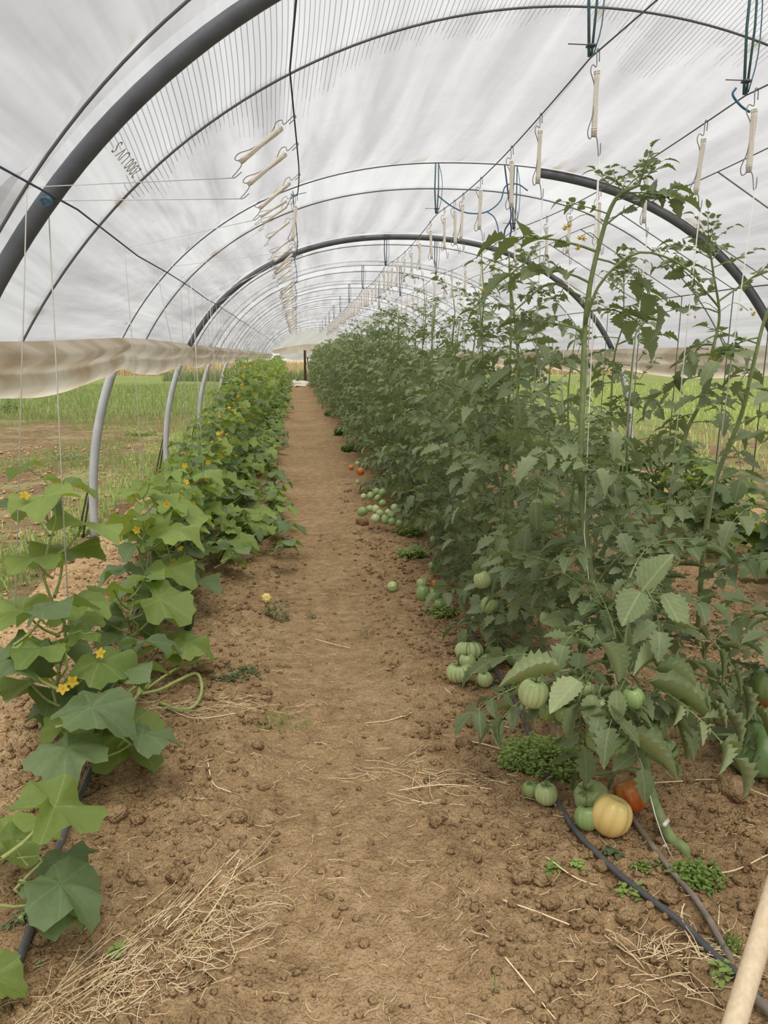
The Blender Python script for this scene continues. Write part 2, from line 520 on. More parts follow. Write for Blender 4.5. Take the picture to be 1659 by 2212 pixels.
def fast_mesh(name, V, Fq, m, smooth=False, uv=None, attrs=None):
    """V (n,3), Fq (k,3|4) arrays"""
    me = bpy.data.meshes.new(name)
    V = np.asarray(V, dtype=np.float32)
    Fq = np.asarray(Fq, dtype=np.int32)
    k, s = Fq.shape
    me.vertices.add(len(V))
    me.vertices.foreach_set('co', V.ravel())
    me.loops.add(k * s)
    me.loops.foreach_set('vertex_index', Fq.ravel())
    me.polygons.add(k)
    me.polygons.foreach_set('loop_start', np.arange(0, k * s, s, dtype=np.int32))
    if smooth:
        me.polygons.foreach_set('use_smooth', np.ones(k, dtype=bool))
    if uv is not None:
        l = me.uv_layers.new(name='uv')
        l.data.foreach_set('uv', np.asarray(uv, dtype=np.float32)[Fq.ravel()].ravel())
    for nm, arr in (attrs or {}).items():
        a = me.attributes.new(nm, 'FLOAT', 'POINT')
        a.data.foreach_set('value', np.asarray(arr, dtype=np.float32))
    me.materials.append(m)
    me.update(calc_edges=True)
    me.validate()
    return me


def link(name, me, parent=None, loc=None, rot=None, scale=None):
    o = bpy.data.objects.new(name, me)
    if loc is not None:
        o.location = loc
    if rot is not None:
        o.rotation_euler = rot
    if scale is not None:
        o.scale = (scale, scale, scale) if isinstance(scale, (int, float)) else scale
    if parent is not None:
        o.parent = parent
    COL.objects.link(o)
    return o


def tag(o, label=None, cat=None, group=None, kind=None):
    if label:
        o['label'] = label
    if cat:
        o['category'] = cat
    if group:
        o['group'] = group
    if kind:
        o['kind'] = kind
    return o


def thing(name, label, cat, loc, group=None, rot=None):
    return tag(link(name, None, None, loc, rot), label, cat, group)


def clone(o, parent=None):
    c = o.copy()
    COL.objects.link(c)
    if parent is not None:
        c.parent = parent
    return c


def bez(pts, n):
    """catmull-rom through pts"""
    P = [Vector(p) for p in pts]
    P = [P[0] * 2 - P[1]] + P + [P[-1] * 2 - P[-2]]
    out = []
    seg = len(P) - 3
    for i in range(n):
        t = i / (n - 1) * seg
        k = min(int(t), seg - 1)
        u = t - k
        a, b, c, d = P[k:k + 4]
        out.append(0.5 * ((2 * b) + (c - a) * u + (2 * a - 5 * b + 4 * c - d) * u * u + (3 * b - a - 3 * c + d) * u ** 3))
    return out


# ------------------------------------------------------------------ ground
XC, AH = 1.46, 3.07                   # tunnel centre and height
HOOPS = [3.2, 6.6, 10.3] + [10.3 + 3.5 * k for k in range(1, 11)]


def prof(y):
    """half width and squareness of the hoops; the near one stands steeper"""
    k = (2.95, 3.13, 3.95, 6.6)
    return np.interp(y, k, (3.07, 3.18, 3.22, 3.25)), np.interp(y, k, (2.0, 2.0, 2.0, 2.3)), np.interp(y, k, (3.35, 3.33, 3.17, 3.07))


def half_w(z, y):
    W, n, H = prof(y)
    return W * (1 - np.minimum(0.995, np.asarray(z) / H) ** n) ** (1 / n)


def bay(y):
    """0..1 position between two hoops"""
    return float(np.interp(y, HOOPS, np.arange(len(HOOPS)))) % 1.0 if y > HOOPS[0] else (y - HOOPS[0]) / 3.45 % 1.0
YEND = HOOPS[-1]


def grid_faces(nr, nc):
    i = np.arange(nr - 1)[:, None] * nc + np.arange(nc - 1)[None, :]
    return np.stack([i, i + 1, i + nc + 1, i + nc], -1).reshape(-1, 4)


ys = [0.9]
while ys[-1] < 46.5:
    ys.append(ys[-1] + max(0.013, ys[-1] * 0.0065))
ys = np.array(ys)
xs = np.arange(-1.72, 4.5201, 0.016)
X, Y = np.meshgrid(xs, ys)
floor_me = fast_mesh('floor', np.stack([X, Y, ground_z(X, Y)], -1).reshape(-1, 3), grid_faces(len(ys), len(xs)), M['soil'], True)
tag(link('floor', floor_me), 'brown tilled soil floor of the tunnel with a trodden path', kind='structure')

# the land around the tunnel: a ring so it never runs under the floor mesh twice
gx = np.concatenate([-np.geomspace(160, 1.75, 150) + 0.0, [-1.69]])
gx2 = np.concatenate([[4.49], 4.55 + (np.geomspace(1, 160, 150) - 1)])
gy = np.concatenate([np.arange(-6, 30, 0.16), np.geomspace(30, 260, 90)])


def ground_patch(name, xa, ya, dz, label):
    A, B = np.meshgrid(xa, ya)
    Z = ground_z(A, B) * (B < 60) + dz
    Z = Z + sstep(60, 150, B) * (B - 60) * 0.004 * 0
    me = fast_mesh(name, np.stack([A, B, Z], -1).reshape(-1, 3), grid_faces(len(ya), len(xa)), M['field'], True)
    return tag(link(name, me), label, kind='structure')


ground_patch('ground_left', gx, gy, -0.004, 'weedy tilled land and grass outside the tunnel on the cucumber side')
ground_patch('ground_right', gx2, gy, -0.004, 'tilled land and green meadow outside the tunnel beyond the tomato rows')
ground_patch('ground_back', np.linspace(-1.75, 4.55, 50), np.concatenate([np.linspace(46.2, 60, 40), np.geomspace(60.1, 260, 30)]), -0.004, 'grass and ripe field beyond the far opening')
ground_patch('ground_front', np.linspace(-1.75, 4.55, 80), np.linspace(-6, 0.95, 70), -0.004, 'bare soil at the tunnel mouth')


# ------------------------------------------------------------------ loose soil crumbs (uncountable) and single clods
def ico(sub=1):
    import bmesh
    bm = bmesh.new()
    bmesh.ops.create_icosphere(bm, subdivisions=sub, radius=1)
    V = np.array([v.co[:] for v in bm.verts])
    Fc = np.array([[v.index for v in f.verts] for f in bm.faces])
    bm.free()
    return V, Fc


I1 = ico(1)
I2 = ico(2)
I3 = ico(3)


def scatter_clods(name, pts, rads, base, label, m):
    V0, F0 = base
    n = len(pts)
    nv = len(V0)
    out = np.empty((n, nv, 3))
    for i in range(n):
        A = Euler((RS.rand() * 6, RS.rand() * 6, RS.rand() * 6)).to_matrix()
        q = V0 * (1 + 0.30 * (RS.rand(nv, 1) - 0.5) * 2) @ np.array(A)
        q = q * np.array([1, RS.uniform(0.7, 1.1), RS.uniform(0.55, 0.85)]) * rads[i]
        out[i] = q + pts[i]
    Fc = (F0[None] + (np.arange(n) * nv)[:, None, None]).reshape(-1, 3)
    me = fast_mesh(name, out.reshape(-1, 3), Fc, m)
    return tag(link(name, me), label, kind='stuff')


def crumb_points(n, xr, yr, r0, r1, dens):
    P, R = [], []
    while len(P) < n:
        y = yr[0] + (yr[1] - yr[0]) * RS.rand() ** 1.7
        x = RS.uniform(*xr)
        if RS.rand() > dens(x, y):
            continue
        r = r0 + (r1 - r0) * RS.rand() ** 4
        P.append((x, y, gz(x, y) + r * 0.25))
        R.append(r)
    return np.array(P), R


def dens(x, y):
    return 0.16 if -0.08 < x < 0.40 else (0.5 if -0.3 < x < 0.6 else 1.0)


P_, R_ = crumb_points(30000, (-1.5, 2.6), (1.2, 6.5), 0.0025, 0.016, dens)
scatter_clods('soil_crumbs', P_, R_, I1, 'loose brown soil crumbs strewn along both sides of the path', M['clod'])
P_, R_ = crumb_points(3600, (-1.6, 2.9), (1.25, 9.0), 0.008, 0.030, lambda x, y: 0.02 if -0.15 < x < 0.42 else 0.8)
scatter_clods('coarse_soil_lumps', P_, R_, I2, 'coarser soil lumps in the beds beside the path', M['clod'])
P_, R_ = crumb_points(3000, (-6.5, -1.6), (3.0, 14.0), 0.012, 0.045, lambda x, y: 0.9)
scatter_clods('field_clods', P_, R_, I1, 'clods over the tilled strip outside the tunnel', M['clod'])


def clod(px, py, rpx, label, k=0):
    g = gp(px, py)
    d = (g - EYE).dot(_fw)
    r = rpx * d / F
    V0, F0 = I3
    rs = np.random.RandomState(k + 40)
    dsp = 1 + 0.42 * fbm(V0[:, 0] * 2.1 + k * 3.1, V0[:, 1] * 2.1 + V0[:, 2] * 1.7 + k, 4) * 1.7
    q = V0 * dsp[:, None] * np.array([1, 0.85, 0.68]) * r
    o = link('soil_clod', fast_mesh('soil_clod', q, F0, M['clod']), None, (g.x, g.y, gz(g.x, g.y) + r * 0.33), (0, 0, rs.rand() * 6))
    tag(o, label, 'clod')


for i, a in enumerate([
    (247, 1765, 30, 'large soil clod under the big bright cucumber leaf'),
    (322, 1788, 17, 'smaller pale clod just path side of the large clod by the big cucumber leaf'),
    (443, 1450, 20, 'rounded clod beside the looping cucumber stem'),
    (1358, 1992, 30, 'upright block of soil between the drip hose and the straw tuft'),
    (1440, 1945, 30, 'crusty clod lying between the two drip hoses'),
    (1290, 1963, 22, 'clod touching the path side of the black drip hose'),
    (1583, 1708, 40, 'broad reddish clod below the huge ribbed tomato'),
    (1518, 1762, 18, 'small clod next to the broad reddish clod'),
    (1595, 2110, 26, 'clod at the foot of the wooden pole'),
    (1018, 1560, 26, 'clod in the bed below the ribbed pale tomatoes'),
    (1075, 1545, 24, 'crumbly clod against the bed edge under the near tomato leaves'),
    (1010, 1345, 24, 'rough clod heap in front of the green egg shaped tomatoes'),
    (783, 1137, 16, 'dark clod under the big cluster of small green tomatoes'),
    (785, 2030, 14, 'lone clod on the bare near path'),
    (290, 1905, 18, 'clod by the straw left of the path'),
    (355, 2010, 20, 'clod half under the matted straw'),
    (1300, 1880, 18, 'clod between the seedlings and the black hose'),
    (1190, 1960, 22, 'flat clod on the tomato side of the path'),
]):
    clod(*a, k=i)


# ------------------------------------------------------------------ straw and dry stalks
def straw_mesh(name, n, place, lr, rr, label, m, bend=0.25):
    V, Fc = [], []
    for i in range(n):
        x, y, a = place()
        L = RS.uniform(*lr)
        r = RS.uniform(*rr)
        z = gz(x, y) + r + RS.rand() * 0.012
        b = RS.normal() * bend
        pts = []
        px, py = x, y
        an = a
        for s in range(5):
            pts.append((px, py, max(z, gz(px, py) + r * 0.6) + RS.rand() * 0.004))
            px += math.cos(an) * L / 4
            py += math.sin(an) * L / 4
            an += b + RS.normal() * 0.12
        o = len(V)
        for s, p in enumerate(pts):
            dx, dy = -math.sin(a) * r, math.cos(a) * r
            V += [(p[0] + dx, p[1] + dy, p[2]), (p[0] - dx, p[1] - dy, p[2]), (p[0], p[1], p[2] + r * 1.2)]
        for s in range(4):
            q = o + s * 3
            Fc += [(q, q + 1, q + 4, q + 3), (q + 1, q + 2, q + 5, q + 4), (q + 2, q, q + 3, q + 5)]
    return tag(link(name, fast_mesh(name, V, Fc, m)), label, kind='stuff')


def pl_bits():
    y = 1.25 + 8 * RS.rand() ** 2
    x = RS.uniform(-1.5, 2.4)
    return x, y, RS.rand() * 6.3


def pl_patch(cx, cy, sx, sy, ang, spread=0.5):
    def f():
        t = RS.normal() * sx
        s = RS.normal() * sy
        a = ang + RS.normal() * spread
        return cx + t * math.cos(ang) - s * math.sin(ang), cy + t * math.sin(ang) + s * math.cos(ang), a
    return f


straw_mesh('straw_bits', 4200, pl_bits, (0.010, 0.055), (0.0006, 0.0014), 'short dry straw bits scattered over the soil', M['straw'])
g1, g2 = gp(150, 2190), gp(500, 1880)
straw_mesh('matted_straw', 95, pl_patch((g1.x + g2.x) / 2 - 0.07, (g1.y + g2.y) / 2 - 0.09, 0.16, 0.045, math.atan2(g2.y - g1.y, g2.x - g1.x), 0.25), (0.06, 0.24), (0.0007, 0.0013),
           'matted dry straw lying diagonally beside the near path', M['straw'], 0.06)
g = gp(330, 2110)
straw_mesh('straw_mat_edge', 330, pl_patch(g.x, g.y, 0.17, 0.055, 0.75, 1.2), (0.02, 0.10), (0.0007, 0.0015), 'tangle of dry straw at the foot of the cucumber bed', M['straw'], 0.3)
g = gp(500, 1960)
straw_mesh('straw_mat_tip', 70, pl_patch(g.x, g.y, 0.08, 0.05, 0.2, 1.2), (0.02, 0.08), (0.0007, 0.0013), 'broken straw at the path end of the straw mat', M['straw'], 0.3)
g = gp(1440, 2090)
straw_mesh('straw_tuft', 110, pl_patch(g.x, g.y, 0.10, 0.05, 0.2, 0.9), (0.03, 0.14), (0.0009, 0.0018), 'tangled straw tuft on the soil beside the wooden pole', M['straw'], 0.25)
g = gp(900, 1680)
straw_mesh('thin_straw', 60, pl_patch(g.x, g.y, 0.16, 0.08, -0.3, 0.7), (0.04, 0.18), (0.0008, 0.0014), 'thin straw wisps on the middle of the path', M['straw'], 0.2)
g = gp(400, 1540)
straw_mesh('bed_straw', 80, pl_patch(g.x, g.y, 0.20, 0.04, 0.0, 0.7), (0.03, 0.16), (0.0008, 0.0014), 'dry straw lying along the cucumber bed below the looping stem', M['straw'], 0.12)
g = gp(1560, 1400)
straw_mesh('row_straw', 160, pl_patch(g.x, g.y, 0.35, 0.3, 0.4, 2), (0.03, 0.15), (0.0012, 0.002), 'straw litter on the soil between the two tomato rows', M['straw'], 0.2)


def pl_field():
    y = 3.5 + 14 * RS.rand() ** 1.4
    x = -1.7 - 5 * RS.rand() - (y - 3) * 0.05
    return x, y, RS.rand() * 6.3


straw_mesh('field_straw', 1500, pl_field, (0.06, 0.22), (0.0018, 0.0035), 'dry stalks littering the tilled strip outside', M['straw_dull'], 0.25)


def stalk(pxs, label, r=0.0022, m='straw'):
    """one long dry stalk lying on the soil"""
    pts = []
    for (a, b) in pxs:
        g = gp(a, b)
        pts.append(Vector((g.x, g.y, gz(g.x, g.y) + r + 0.006)))
    base = pts[0].copy()
    mb = MB().tube([p - base for p in bez(pts, 4 * len(pts))], r, 5)
    tag(link('dry_stalk', mb.mesh('dry_stalk', M[m]), None, base), label, 'stalk')


for a in [
    ([(1178, 1865), (1240, 1905), (1300, 1920)], 'short dry stalk above the black drip hose'),
    ([(1090, 2080), (1120, 2110), (1200, 2200)], 'thin dry stalk slanting across the near soil towards the wooden pole'),
    ([(1085, 1950), (1150, 1975), (1230, 2010)], 'dark dry stalk lying across the bed edge beside the path'),
    ([(1510, 2090), (1470, 1990), (1508, 1915), (1540, 1885)], 'pale bent straw crossing the two hoses'),
    ([(1500, 1895), (1580, 1890), (1659, 1850)], 'dry stalk reaching from the clover patch to the frame edge'),
    ([(1330, 1700), (1440, 1698), (1560, 1685), (1659, 1720)], 'long bleached stalk behind the red orange tomato'),
    ([(1010, 1610), (1060, 1620), (1160, 1645)], 'flat dry stalk at the edge of the weed patch under the near tomato'),
    ([(860, 1702), (960, 1702), (1060, 1712)], 'straight straw lying across the path beyond the bare patch'),
    ([(790, 1558), (840, 1553), (890, 1545)], 'short straight straw mid path'),
    ([(680, 1378), (720, 1388), (756, 1396)], 'pale twig on the path past the seedling'),
    ([(960, 1500), (1020, 1540), (1100, 1575)], 'branching dry stalk in front of the ribbed pale tomatoes'),
    ([(180, 2130), (330, 2050), (530, 1835)], 'longest straw blade reaching up along the straw mat'),
    ([(230, 2212), (330, 2130), (470, 1960), (520, 1870)], 'curved straw blade over the lower end of the straw mat'),
    ([(345, 1530), (420, 1560), (520, 1552)], 'bent straw at the foot of the looping cucumber stem'),
    ([(450, 1670), (462, 1710), (500, 1730)], 'forked dry root on the soil below the weed tuft'),
]:
    stalk(*a)


# ------------------------------------------------------------------ leaves
def leaflet(mb, o, d, nrm, L, W, fold=0.35, droop=0.4, st=6, teeth=0.22, rnd=random, curl=0.0):
    """serrated leaflet; o origin, d direction, nrm up"""
    d = d.normalized()
    s = nrm.cross(d).normalized()
    nrm = d.cross(s).normalized()
    vs, uv, fs = [], [], []
    for i in range(st + 1):
        t = i / st
        wv = math.sin(PI * min(1, t ** 0.72)) ** 0.8 if 0 < t < 1 else 0.0
        wv = max(wv, 0.03)
        if 0 < i < st:
            wv *= 1 + (teeth if i % 2 else -teeth)
        hw = W * 0.5 * wv
        c = o + d * (L * t) - nrm * (droop * L * t * t)
        lift = fold * hw
        back = 0.50 * L / st if (i % 2 == 0 and 0 < i < st) else 0
        ca = math.cos(curl * 1.2)
        for sd in (1, 0, -1):
            if sd:
                q = c + s * (sd * hw * ca) + nrm * (lift + abs(math.sin(curl * 1.2)) * hw) + d * back * 0.6 * (1 if i % 2 == 0 else 0)
                q = q + nrm * (rnd.uniform(-1, 1) * 0.05 * hw)
            else:
                q = c
            vs.append(q)
            uv.append((t, sd * max(wv, 0.05) * 0.5))
    for i in range(st):
        a = i * 3
        fs += [(a, a + 1, a + 4, a + 3), (a + 1, a + 2, a + 5, a + 4)]
    mb.add(vs, fs, uv, 0)


def tomato_leaf_mesh(seed, hi=False, curled=False, pale=False, young=False):
    rnd = random.Random(seed)
    mb = MB()
    st = 10 if hi else 6
    dr = rnd.uniform(0.25, 0.75) if not young else rnd.uniform(0.0, 0.5)
    side = rnd.uniform(-0.15, 0.15)

    def P(t):
        return Vector((t * (1 - 0.12 * dr * t), side * t * t, 0.18 * t - dr * 0.62 * t * t))

    def T(t):
        return (P(min(1, t + 0.02)) - P(t - 0.02)).normalized()

    mb.tube([P(t / 6) for t in range(7)], [0.016 * (1 - 0.11 * t) for t in range(7)], 4, 1, False)
    up = Vector((0, 0, 1))
    crl = rnd.uniform(0.7, 1.2) if curled else rnd.uniform(0.0, 0.25)
    spec = [(0.30, 0.24), (0.42, 0.09), (0.55, 0.34), (0.66, 0.10), (0.80, 0.33)]
    if young:
        spec = [(0.30, 0.14), (0.5, 0.22), (0.72, 0.26), (0.85, 0.12)]
    for t, L in spec:
        for sd in (-1, 1):
            l = L * rnd.uniform(0.8, 1.15)
            tt = T(t)
            d = (tt * rnd.uniform(0.35, 0.8) + Vector((0, sd, 0)) + up * rnd.uniform(-0.32, 0.28))
            d.normalize()
            pt = P(t + rnd.uniform(-0.015, 0.015))
            if l > 0.15:
                q = pt + d * (l * 0.18)
                mb.tube([pt, q], 0.007, 3, 1, False)
            else:
                q = pt
            leaflet(mb, q, d, up + Vector((rnd.uniform(-.5, .5), rnd.uniform(-.5, .5), 0)), l, l * rnd.uniform(0.56, 0.74) * (0.75 if curled else 1), rnd.uniform(0.1, 0.5),
                    rnd.uniform(-0.05, 0.5), st if l > 0.15 else 4, 0.20, rnd, crl)
    leaflet(mb, P(1.0), T(0.99) + up * rnd.uniform(-.4, .1), up, 0.40 * rnd.uniform(0.85, 1.1) * (0.75 if young else 1), 0.25 * (0.75 if curled or young else 1), rnd.uniform(0.1, 0.5), rnd.uniform(0.2, 0.7), st, 0.22, rnd, crl)
    return mb.mesh('tomato_leaf', [M['pale_leaf'] if pale else M['tomato_leaf'], M['stem']])


TL = [tomato_leaf_mesh(i) for i in range(8)]
TLH = [tomato_leaf_mesh(20 + i, hi=True) for i in range(9)]
TLY = [tomato_leaf_mesh(40 + i, hi=True, young=True) for i in range(6)]
TLC = [tomato_leaf_mesh(60 + i, hi=True, curled=True, pale=True) for i in range(4)]
TLD = [tomato_leaf_mesh(70 + i, hi=True, curled=True) for i in range(3)]


def cuc_leaf_mesh(seed, dark=False, pet=0.75, flat=False):
    rnd = random.Random(seed)
    mb = MB()
    c = Vector((pet * 0.72, 0, pet * 0.62))
    mb.tube(bez([(0, 0, 0), (pet * 0.35, 0, pet * 0.2), tuple(c)], 6), [0.026, 0.024, 0.022, 0.020, 0.018, 0.018], 5, 1, False)
    n = 40
    tilt = rnd.uniform(-0.20, 0.22)
    R = Matrix.Rotation(tilt, 3, 'Y') @ Matrix.Rotation(rnd.uniform(-.25, .25), 3, 'X')
    ph = rnd.uniform(0, 6)
    vs, uv, fs = [c], [(0, 0)], []
    rings = (0.30, 0.62, 0.86, 1.0)
    dr = rnd.uniform(0.10, 0.42)
    for ri, rr in enumerate(rings):
        for k in range(n):
            a = -PI + 2 * PI * (k + 0.5) / n
            r = 0.53 * (1 + 0.105 * math.cos(5 * a) + 0.14 * math.cos(a))
            nz = abs(a)
            if nz > 2.55:
                r *= 1 - 0.78 * ((nz - 2.55) / (PI - 2.55)) ** 1.1
            if ri == 3:
                r *= 1 + (0.035 if k % 2 else -0.035) + rnd.uniform(-.015, .015)
            r *= rr
            z = -dr * r * r * 1.2 + 0.085 * rr * rr * math.sin(3 * a + ph) + 0.12 * abs(math.sin(a)) * r - 0.06 * rr * math.cos(5 * a) + 0.05 * rr ** 3 * math.sin(7 * a + ph * 2) + (rnd.uniform(-1, 1) * 0.012 if ri else 0)
            if a * 0 == 0 and abs(a) < 0.5:
                z -= 0.10 * rr * rr
            p = Vector((r * math.cos(a), r * math.sin(a), z))
            vs.append(c + R @ p)
            uv.append((p.x, p.y))
    for k in range(n):
        k2 = (k + 1) % n
        fs.append((0, 1 + k, 1 + k2))
        for ri in range(3):
            a, b = 1 + ri * n, 1 + (ri + 1) * n
            fs.append((a + k, b + k, b + k2, a + k2))
    mb.add(vs, fs, uv, 0)
    return mb.mesh('cucumber_leaf', [M['cuc_dark'] if dark else M['cuc_leaf'], M['stem_pale']])


CL = [cuc_leaf_mesh(i) for i in range(7)]
CLD = [cuc_leaf_mesh(30 + i, True) for i in range(5)]


def flower_mesh(L=1.0, W=0.5, n=5, cup=0.35):
    mb = MB()
    for k in range(n):
        a = 2 * PI * k / n
        d = Vector((math.cos(a), math.sin(a), cup))
        leaflet(mb, Vector((0, 0, 0)), d, Vector((0, 0, 1)), L, W, 0.3, 0.25, 5, 0.0)
    mb.tube([(0, 0, -0.6), (0, 0, -0.1), (0, 0, 0.15)], [0.10, 0.18, 0.12], 6, 1)
    return mb.mesh('flower', [M['yellow'], M['stem_pale']])


CFL = flower_mesh(1.0, 0.75, 5, 0.4)
TFL = flower_mesh(1.0, 0.35, 6, -0.25)


# ------------------------------------------------------------------ fruit
def fruit_mesh(name, m, ribs=8, depth=0.06, flat=0.85, taper=0.0, seed=0, nu=40, nv=18):
    mb = MB()
    rnd = random.Random(seed)
    ph = [rnd.uniform(-0.25, 0.25) for _ in range(ribs)]
    amp = [rnd.uniform(0.6, 1.3) for _ in range(ribs)]
    vs, uv, fs = [], [], []
    for j in range(nv + 1):
        t = j / nv
        th = PI * t
        for i in range(nu):
            a = 2 * PI * i / nu
            w_ = a / (2 * PI) * ribs
            k = int(w_) % ribs
            gr = 1 - depth * amp[k] * abs(math.cos(PI * (w_))) ** 4 * (math.sin(th) ** 0.6 + 0.35)
            r = math.sin(th) ** 0.86 * gr * (1 - taper * t + 0.3 * taper)
            z = math.cos(th) * flat
            z -= 0.20 * math.exp(-(t / 0.12) ** 2) * (1 if flat < 1.1 else 0.5)
            r *= 1 + 0.04 * math.sin(a + ph[0] * 9) + 0.03 * math.sin(2 * a + ph[1] * 9)
            vs.append((r * math.cos(a), r * math.sin(a), z))
            uv.append((i / nu, 1 - t))
    for j in range(nv):
        for i in range(nu):
            i2 = (i + 1) % nu
            fs.append((j * nu + i, (j + 1) * nu + i, (j + 1) * nu + i2, j * nu + i2))
    mb.add(vs, fs, uv)
    return mb.mesh(name, m)


def calyx_mesh():
    mb = MB()
    for k in range(6):
        a = 2 * PI * k / 6 + random.uniform(-.2, .2)
        leaflet(mb, Vector((0, 0, 0)), Vector((math.cos(a), math.sin(a), 0.25)), Vector((0, 0, 1)), 0.62, 0.16, 0.3, -0.2, 4, 0)
    mb.tube([(0, 0, 0), (0.03, 0, 0.45), (0.22, 0, 0.85), (0.6, 0, 1.1)], [0.07, 0.06, 0.055, 0.06], 5)
    return mb.mesh('calyx', M['stem'])


CALYX = calyx_mesh()
FM = {
    'green': fruit_mesh('green_fruit', M['fr_green'], 9, 0.05, 1.0, 0.0, 1),
    'egg': fruit_mesh('egg_fruit', M['fr_green'], 8, 0.04, 1.22, 0.10, 2),
    'pale': fruit_mesh('pale_fruit', M['fr_pale'], 8, 0.05, 1.02, 0.0, 3),
    'ribbed': fruit_mesh('ribbed_fruit', M['fr_pale'], 14, 0.17, 0.70, 0.0, 4, 56),
    'dark': fruit_mesh('dark_fruit', M['fr_dark'], 9, 0.055, 0.80, 0.0, 5),
    'yellow': fruit_mesh('yellow_fruit', M['fr_yellow'], 7, 0.10, 1.05, 0.08, 6),
    'red': fruit_mesh('red_fruit', M['fr_red'], 7, 0.10, 1.0, 0.05, 8),
}


def add_fruit(root, px, py, rpx, Y, kind, label=None, rot=(0.2, 0, 0), cal=True, floor=True):
    p = yp(px, py, Y)
    r = rpx * (p - EYE).dot(_fw) / F
    while floor and p.z < gz(p.x, p.y) + r * 0.85:      # come nearer until it rests on the soil
        Y -= 0.01
        p = yp(px, py, Y)
        r = rpx * (p - EYE).dot(_fw) / F
    o = link('tomato', FM[kind], root, p - root.location, (rot[0], rot[1], random.uniform(0, 6)), r)
    if label:
        o['label'] = label
    if cal:
        link('calyx', CALYX, o, (0, 0, 0.80 if kind not in ('ribbed', 'dark') else 0.55), (0, 0, random.uniform(0, 6)))
    return o


# ------------------------------------------------------------------ tomato plants
def stem_mesh(pts, r0, r1, sides=8):
    n = len(pts)
    return MB().tube(pts, [r0 + (r1 - r0) * i / (n - 1) for i in range(n)], sides).mesh('stem', M['stem'])


def put_leaf(root, me, p, az, pitch, L, name='leaf', roll=0.0):
    return link(name, me, root, p, (roll, -pitch, az), L)


def hand_tomato(path, label, r0, r1, spec, group=None, name='tomato_plant'):
    """path: world points of the main stem; spec: list of (t, azimuth, pitch, length, kind)"""
    base = Vector(path[0])
    base.z = gz(base.x, base.y)
    root = thing(name, label, 'plant', base, group)
    pts = bez([Vector(p) - base for p in path], 6 * len(path))
    pts[0].z -= 0.03
    link('stem', stem_mesh(pts, r0, r1, 10), root)
    for (t, az, pitch, L, kind) in spec:
        f = t * (len(pts) - 1)
        k = min(int(f), len(pts) - 2)
        p = pts[k].lerp(pts[k + 1], f - k)
        pool = {'h': TLH, 'y': TLY, 'c': TLC, 'd': TLD}[kind]
        put_leaf(root, random.choice(pool), p, az, pitch, L, roll=random.uniform(-.3, .3))
    return root, pts


def tip_cluster(root, p, s=0.10):
    for k in range(6):
        put_leaf(root, random.choice(TLY), p, random.uniform(0, 6.28), random.uniform(0.3, 1.2), s * random.uniform(0.7, 1.5))


def truss(root, p, az, n=5, L=0.16, s=0.013):
    """a spray of yellow flowers"""
    d = Vector((math.cos(az), math.sin(az), 0))
    pts = [p, p + d * L * 0.5 + Vector((0, 0, L * 0.28)), p + d * L + Vector((0, 0, L * 0.05))]
    link('flower_stalk', MB().tube(bez(pts, 7), 0.0017, 4).mesh('flower_stalk', M['stem']), root)
    for k in range(n):
        q = pts[2] + Vector((random.uniform(-.03, .03), random.uniform(-.03, .03), random.uniform(-.035, .01)))
        link('flower', TFL, root, q, (random.uniform(1.8, 3.4), random.uniform(-.5, .5), random.uniform(0, 6)), s)


GA = 2.39996


def auto_spec(t0, t1, n, L0, L1, kind='h', p0=0.0, p1=0.5, a0=0.0):
    out = []
    for i in range(n):
        t = t0 + (t1 - t0) * i / max(1, n - 1)
        u = i / max(1, n - 1)
        out.append((t, a0 + i * GA + random.uniform(-.5, .5), p0 + (p1 - p0) * u + random.uniform(-.3, .3), (L0 + (L1 - L0) * u) * random.uniform(0.8, 1.2), kind))
    return out


# the nearest plant: leaning stem lying on the soil then rising along its string
T1 = [yp(1478, 1905, 1.98), yp(1442, 1800, 2.05), yp(1400, 1690, 2.15), yp(1385, 1600, 2.25), yp(1330, 1430, 2.42), yp(1283, 1270, 2.6), yp(1256, 1060, 2.72), yp(1258, 860, 2.8), yp(1268, 660, 2.85), yp(1297, 520, 2.85), yp(1330, 430, 2.82), yp(1382, 398, 2.78)]
T1[0].z = gz(T1[0].x, T1[0].y) + 0.01
spec = auto_spec(0.36, 0.62, 24, 0.24, 0.25, 'h', 0.25, 0.15)
# long leaves at the sides of the bare upper stem, as in the photograph
spec += [(0.66, PI, 0.35, 0.30, 'h'), (0.70, PI * 0.95, 0.15, 0.26, 'h'), (0.72, 0.3, 0.1, 0.30, 'h'), (0.755, PI * 1.05, 0.25, 0.34, 'h'), (0.79, -0.2, -0.35, 0.30, 'h'),
         (0.80, PI * 1.02, 0.15, 0.36, 'h'), (0.845, 0.0, 0.55, 0.27, 'h'), (0.87, PI * 0.9, 0.2, 0.18, 'y'), (0.905, 0.1, 0.1, 0.20, 'y'), (0.93, -0.4, -0.1, 0.22, 'h'),
         (0.95, PI * 1.1, 0.4, 0.15, 'y'), (0.97, 0.3, 0.5, 0.15, 'y')]
r1, p1 = hand_tomato(T1, 'tallest near tomato plant, bare stem bending to a leafy tip among the string bobbins', 0.019, 0.006, spec)
tip_cluster(r1, p1[-1])
tip_cluster(r1, p1[-6], 0.13)
truss(r1, p1[-12], PI, 3, 0.14, 0.016)
truss(r1, p1[-14], PI * 1.1, 3, 0.10, 0.014)
